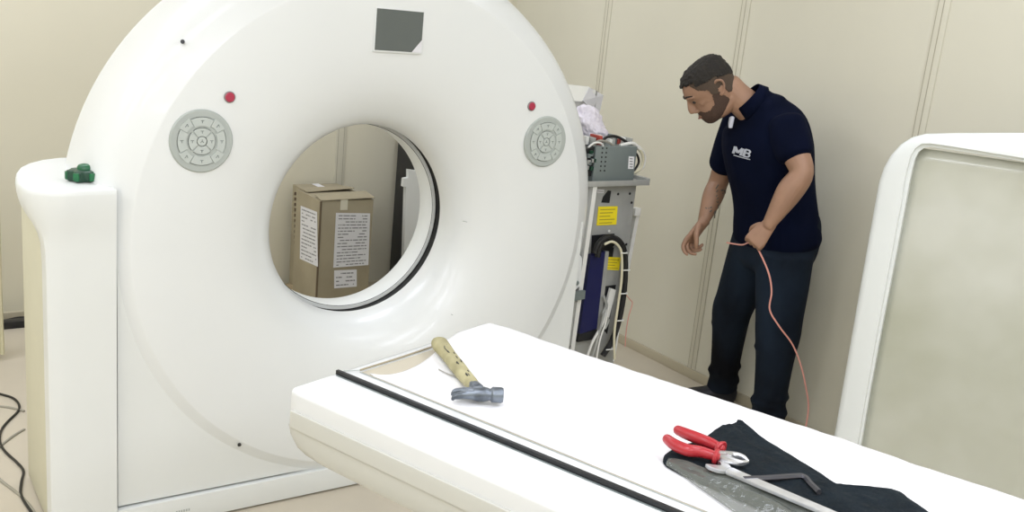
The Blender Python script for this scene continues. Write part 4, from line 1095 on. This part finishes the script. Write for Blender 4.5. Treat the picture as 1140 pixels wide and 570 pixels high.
for s in (-1, 1):
    bm = B(); bmesh.ops.create_uvsphere(bm, u_segments=14, v_segments=10, radius=.0085); bmesh.ops.transform(bm, matrix=Matrix.Translation(H(.1035, s * .031, -.002)), verts=bm.verts[:]); link('eye', bm, M_EYE, bd)
    link('eyebrow', tube(B(), [H(.129, s * .014, .026), H(.124, s * .032, .031), H(.103, s * .052, .026)], [.0032, .0036, .002], 8, 4, rounded=True), M_HAIR, bd)
link('mouth', tube(B(), [H(.110, -.021, -.0765), H(.1185, 0, -.0765), H(.110, .021, -.0765)], [.0018, .0032, .0018], 8, 4, rounded=True), M_LIP, bd)
# tattoo marks on his right forearm
bm = B(); e_, w_ = Vector(RE), Vector(RW); rr = random.Random(11)
for i in range(26):
    t = .12 + .62 * rr.random(); c = e_.lerp(w_, t); ang_ = rr.uniform(-1.0, 1.2); r = .0495 - .012 * t
    dv = Vector((math.sin(ang_) * .9, -math.cos(ang_), 0)); q0 = c + dv * r; q1 = c + Vector((math.sin(ang_ + .22) * .9, -math.cos(ang_ + .22), rr.uniform(-.3, .3))) * r + Vector((0, 0, rr.uniform(-.02, .02)))
    tube(bm, [PL(q0), PL(q0.lerp(q1, .5) + dv * .001), PL(q1)], .0028, 6, 2)
link('tattoo', bm, M_TATT, bd)
# belt line is hidden; cable held in his left hand
g0 = qL(.092, .0, .030)
hx = [P(-.135, .02, .862), P(-.10, -.10, .885), g0 + AX * -.02 + Vector((0, 0, .006)), g0, g0 + AX * .03 + Vector((0, 0, -.03))]
tail = [onpl(x, y, MO - BX * dd, BX) for x, y, dd in ((856, 305, .24), (859, 325, .24), (857, 345, .23), (868, 364, .22), (882, 383, .20), (891, 405, .20), (897, 430, .20), (900, 455, .20))]
e1 = tail[-1]
pts = hx + tail + [Vector((e1.x - .02, e1.y - .02, .09)), Vector((e1.x - .05, e1.y - .06, .008)), Vector((e1.x - .05, e1.y - .16, .005)), Vector((e1.x - .10, e1.y - .35, .005))]
tag(link('thin_cable', tube(B(), pts, .0035, 8, 6), M_PINK), 'thin pinkish orange cable running from the man\'s hand to the floor', 'cable')

# ------------------------------------------------------------------ light: fluorescent panels of the ceiling
def panel(x, y, sx, sy, power, col=(.95, .985, 1.11)):
    l = bpy.data.lights.new('ceiling_panel', 'AREA'); l.shape = 'RECTANGLE'; l.size = sx; l.size_y = sy; l.energy = power; l.color = col
    o = bpy.data.objects.new('ceiling_panel', l); o.location = (x, y, ZC - .02); COL.objects.link(o); return o
for x, y, e in ((-1.5, -1.1, 34), (.2, -1.1, 46), (2.0, -1.1, 54), (-1.5, .6, 30), (.2, .6, 38), (2.3, .6, 36), (-1.6, 2.3, 32), (.0, 2.1, 14), (2.9, 2.0, 15), (-1.3, 4.0, 42), (.4, 4.2, 30), (2.3, 4.2, 30)):
    panel(x, y, 1.2, .6, e)
w = bpy.data.worlds.new('world'); S.world = w; w.use_nodes = True; w.node_tree.nodes['Background'].inputs[0].default_value = (.5, .5, .5, 1); w.node_tree.nodes['Background'].inputs[1].default_value = .3
vs_ = S.view_settings; vs_.view_transform = 'Standard'; vs_.look = 'None'; vs_.gamma = 1; vs_.use_curve_mapping = False; vs_.exposure = -.87
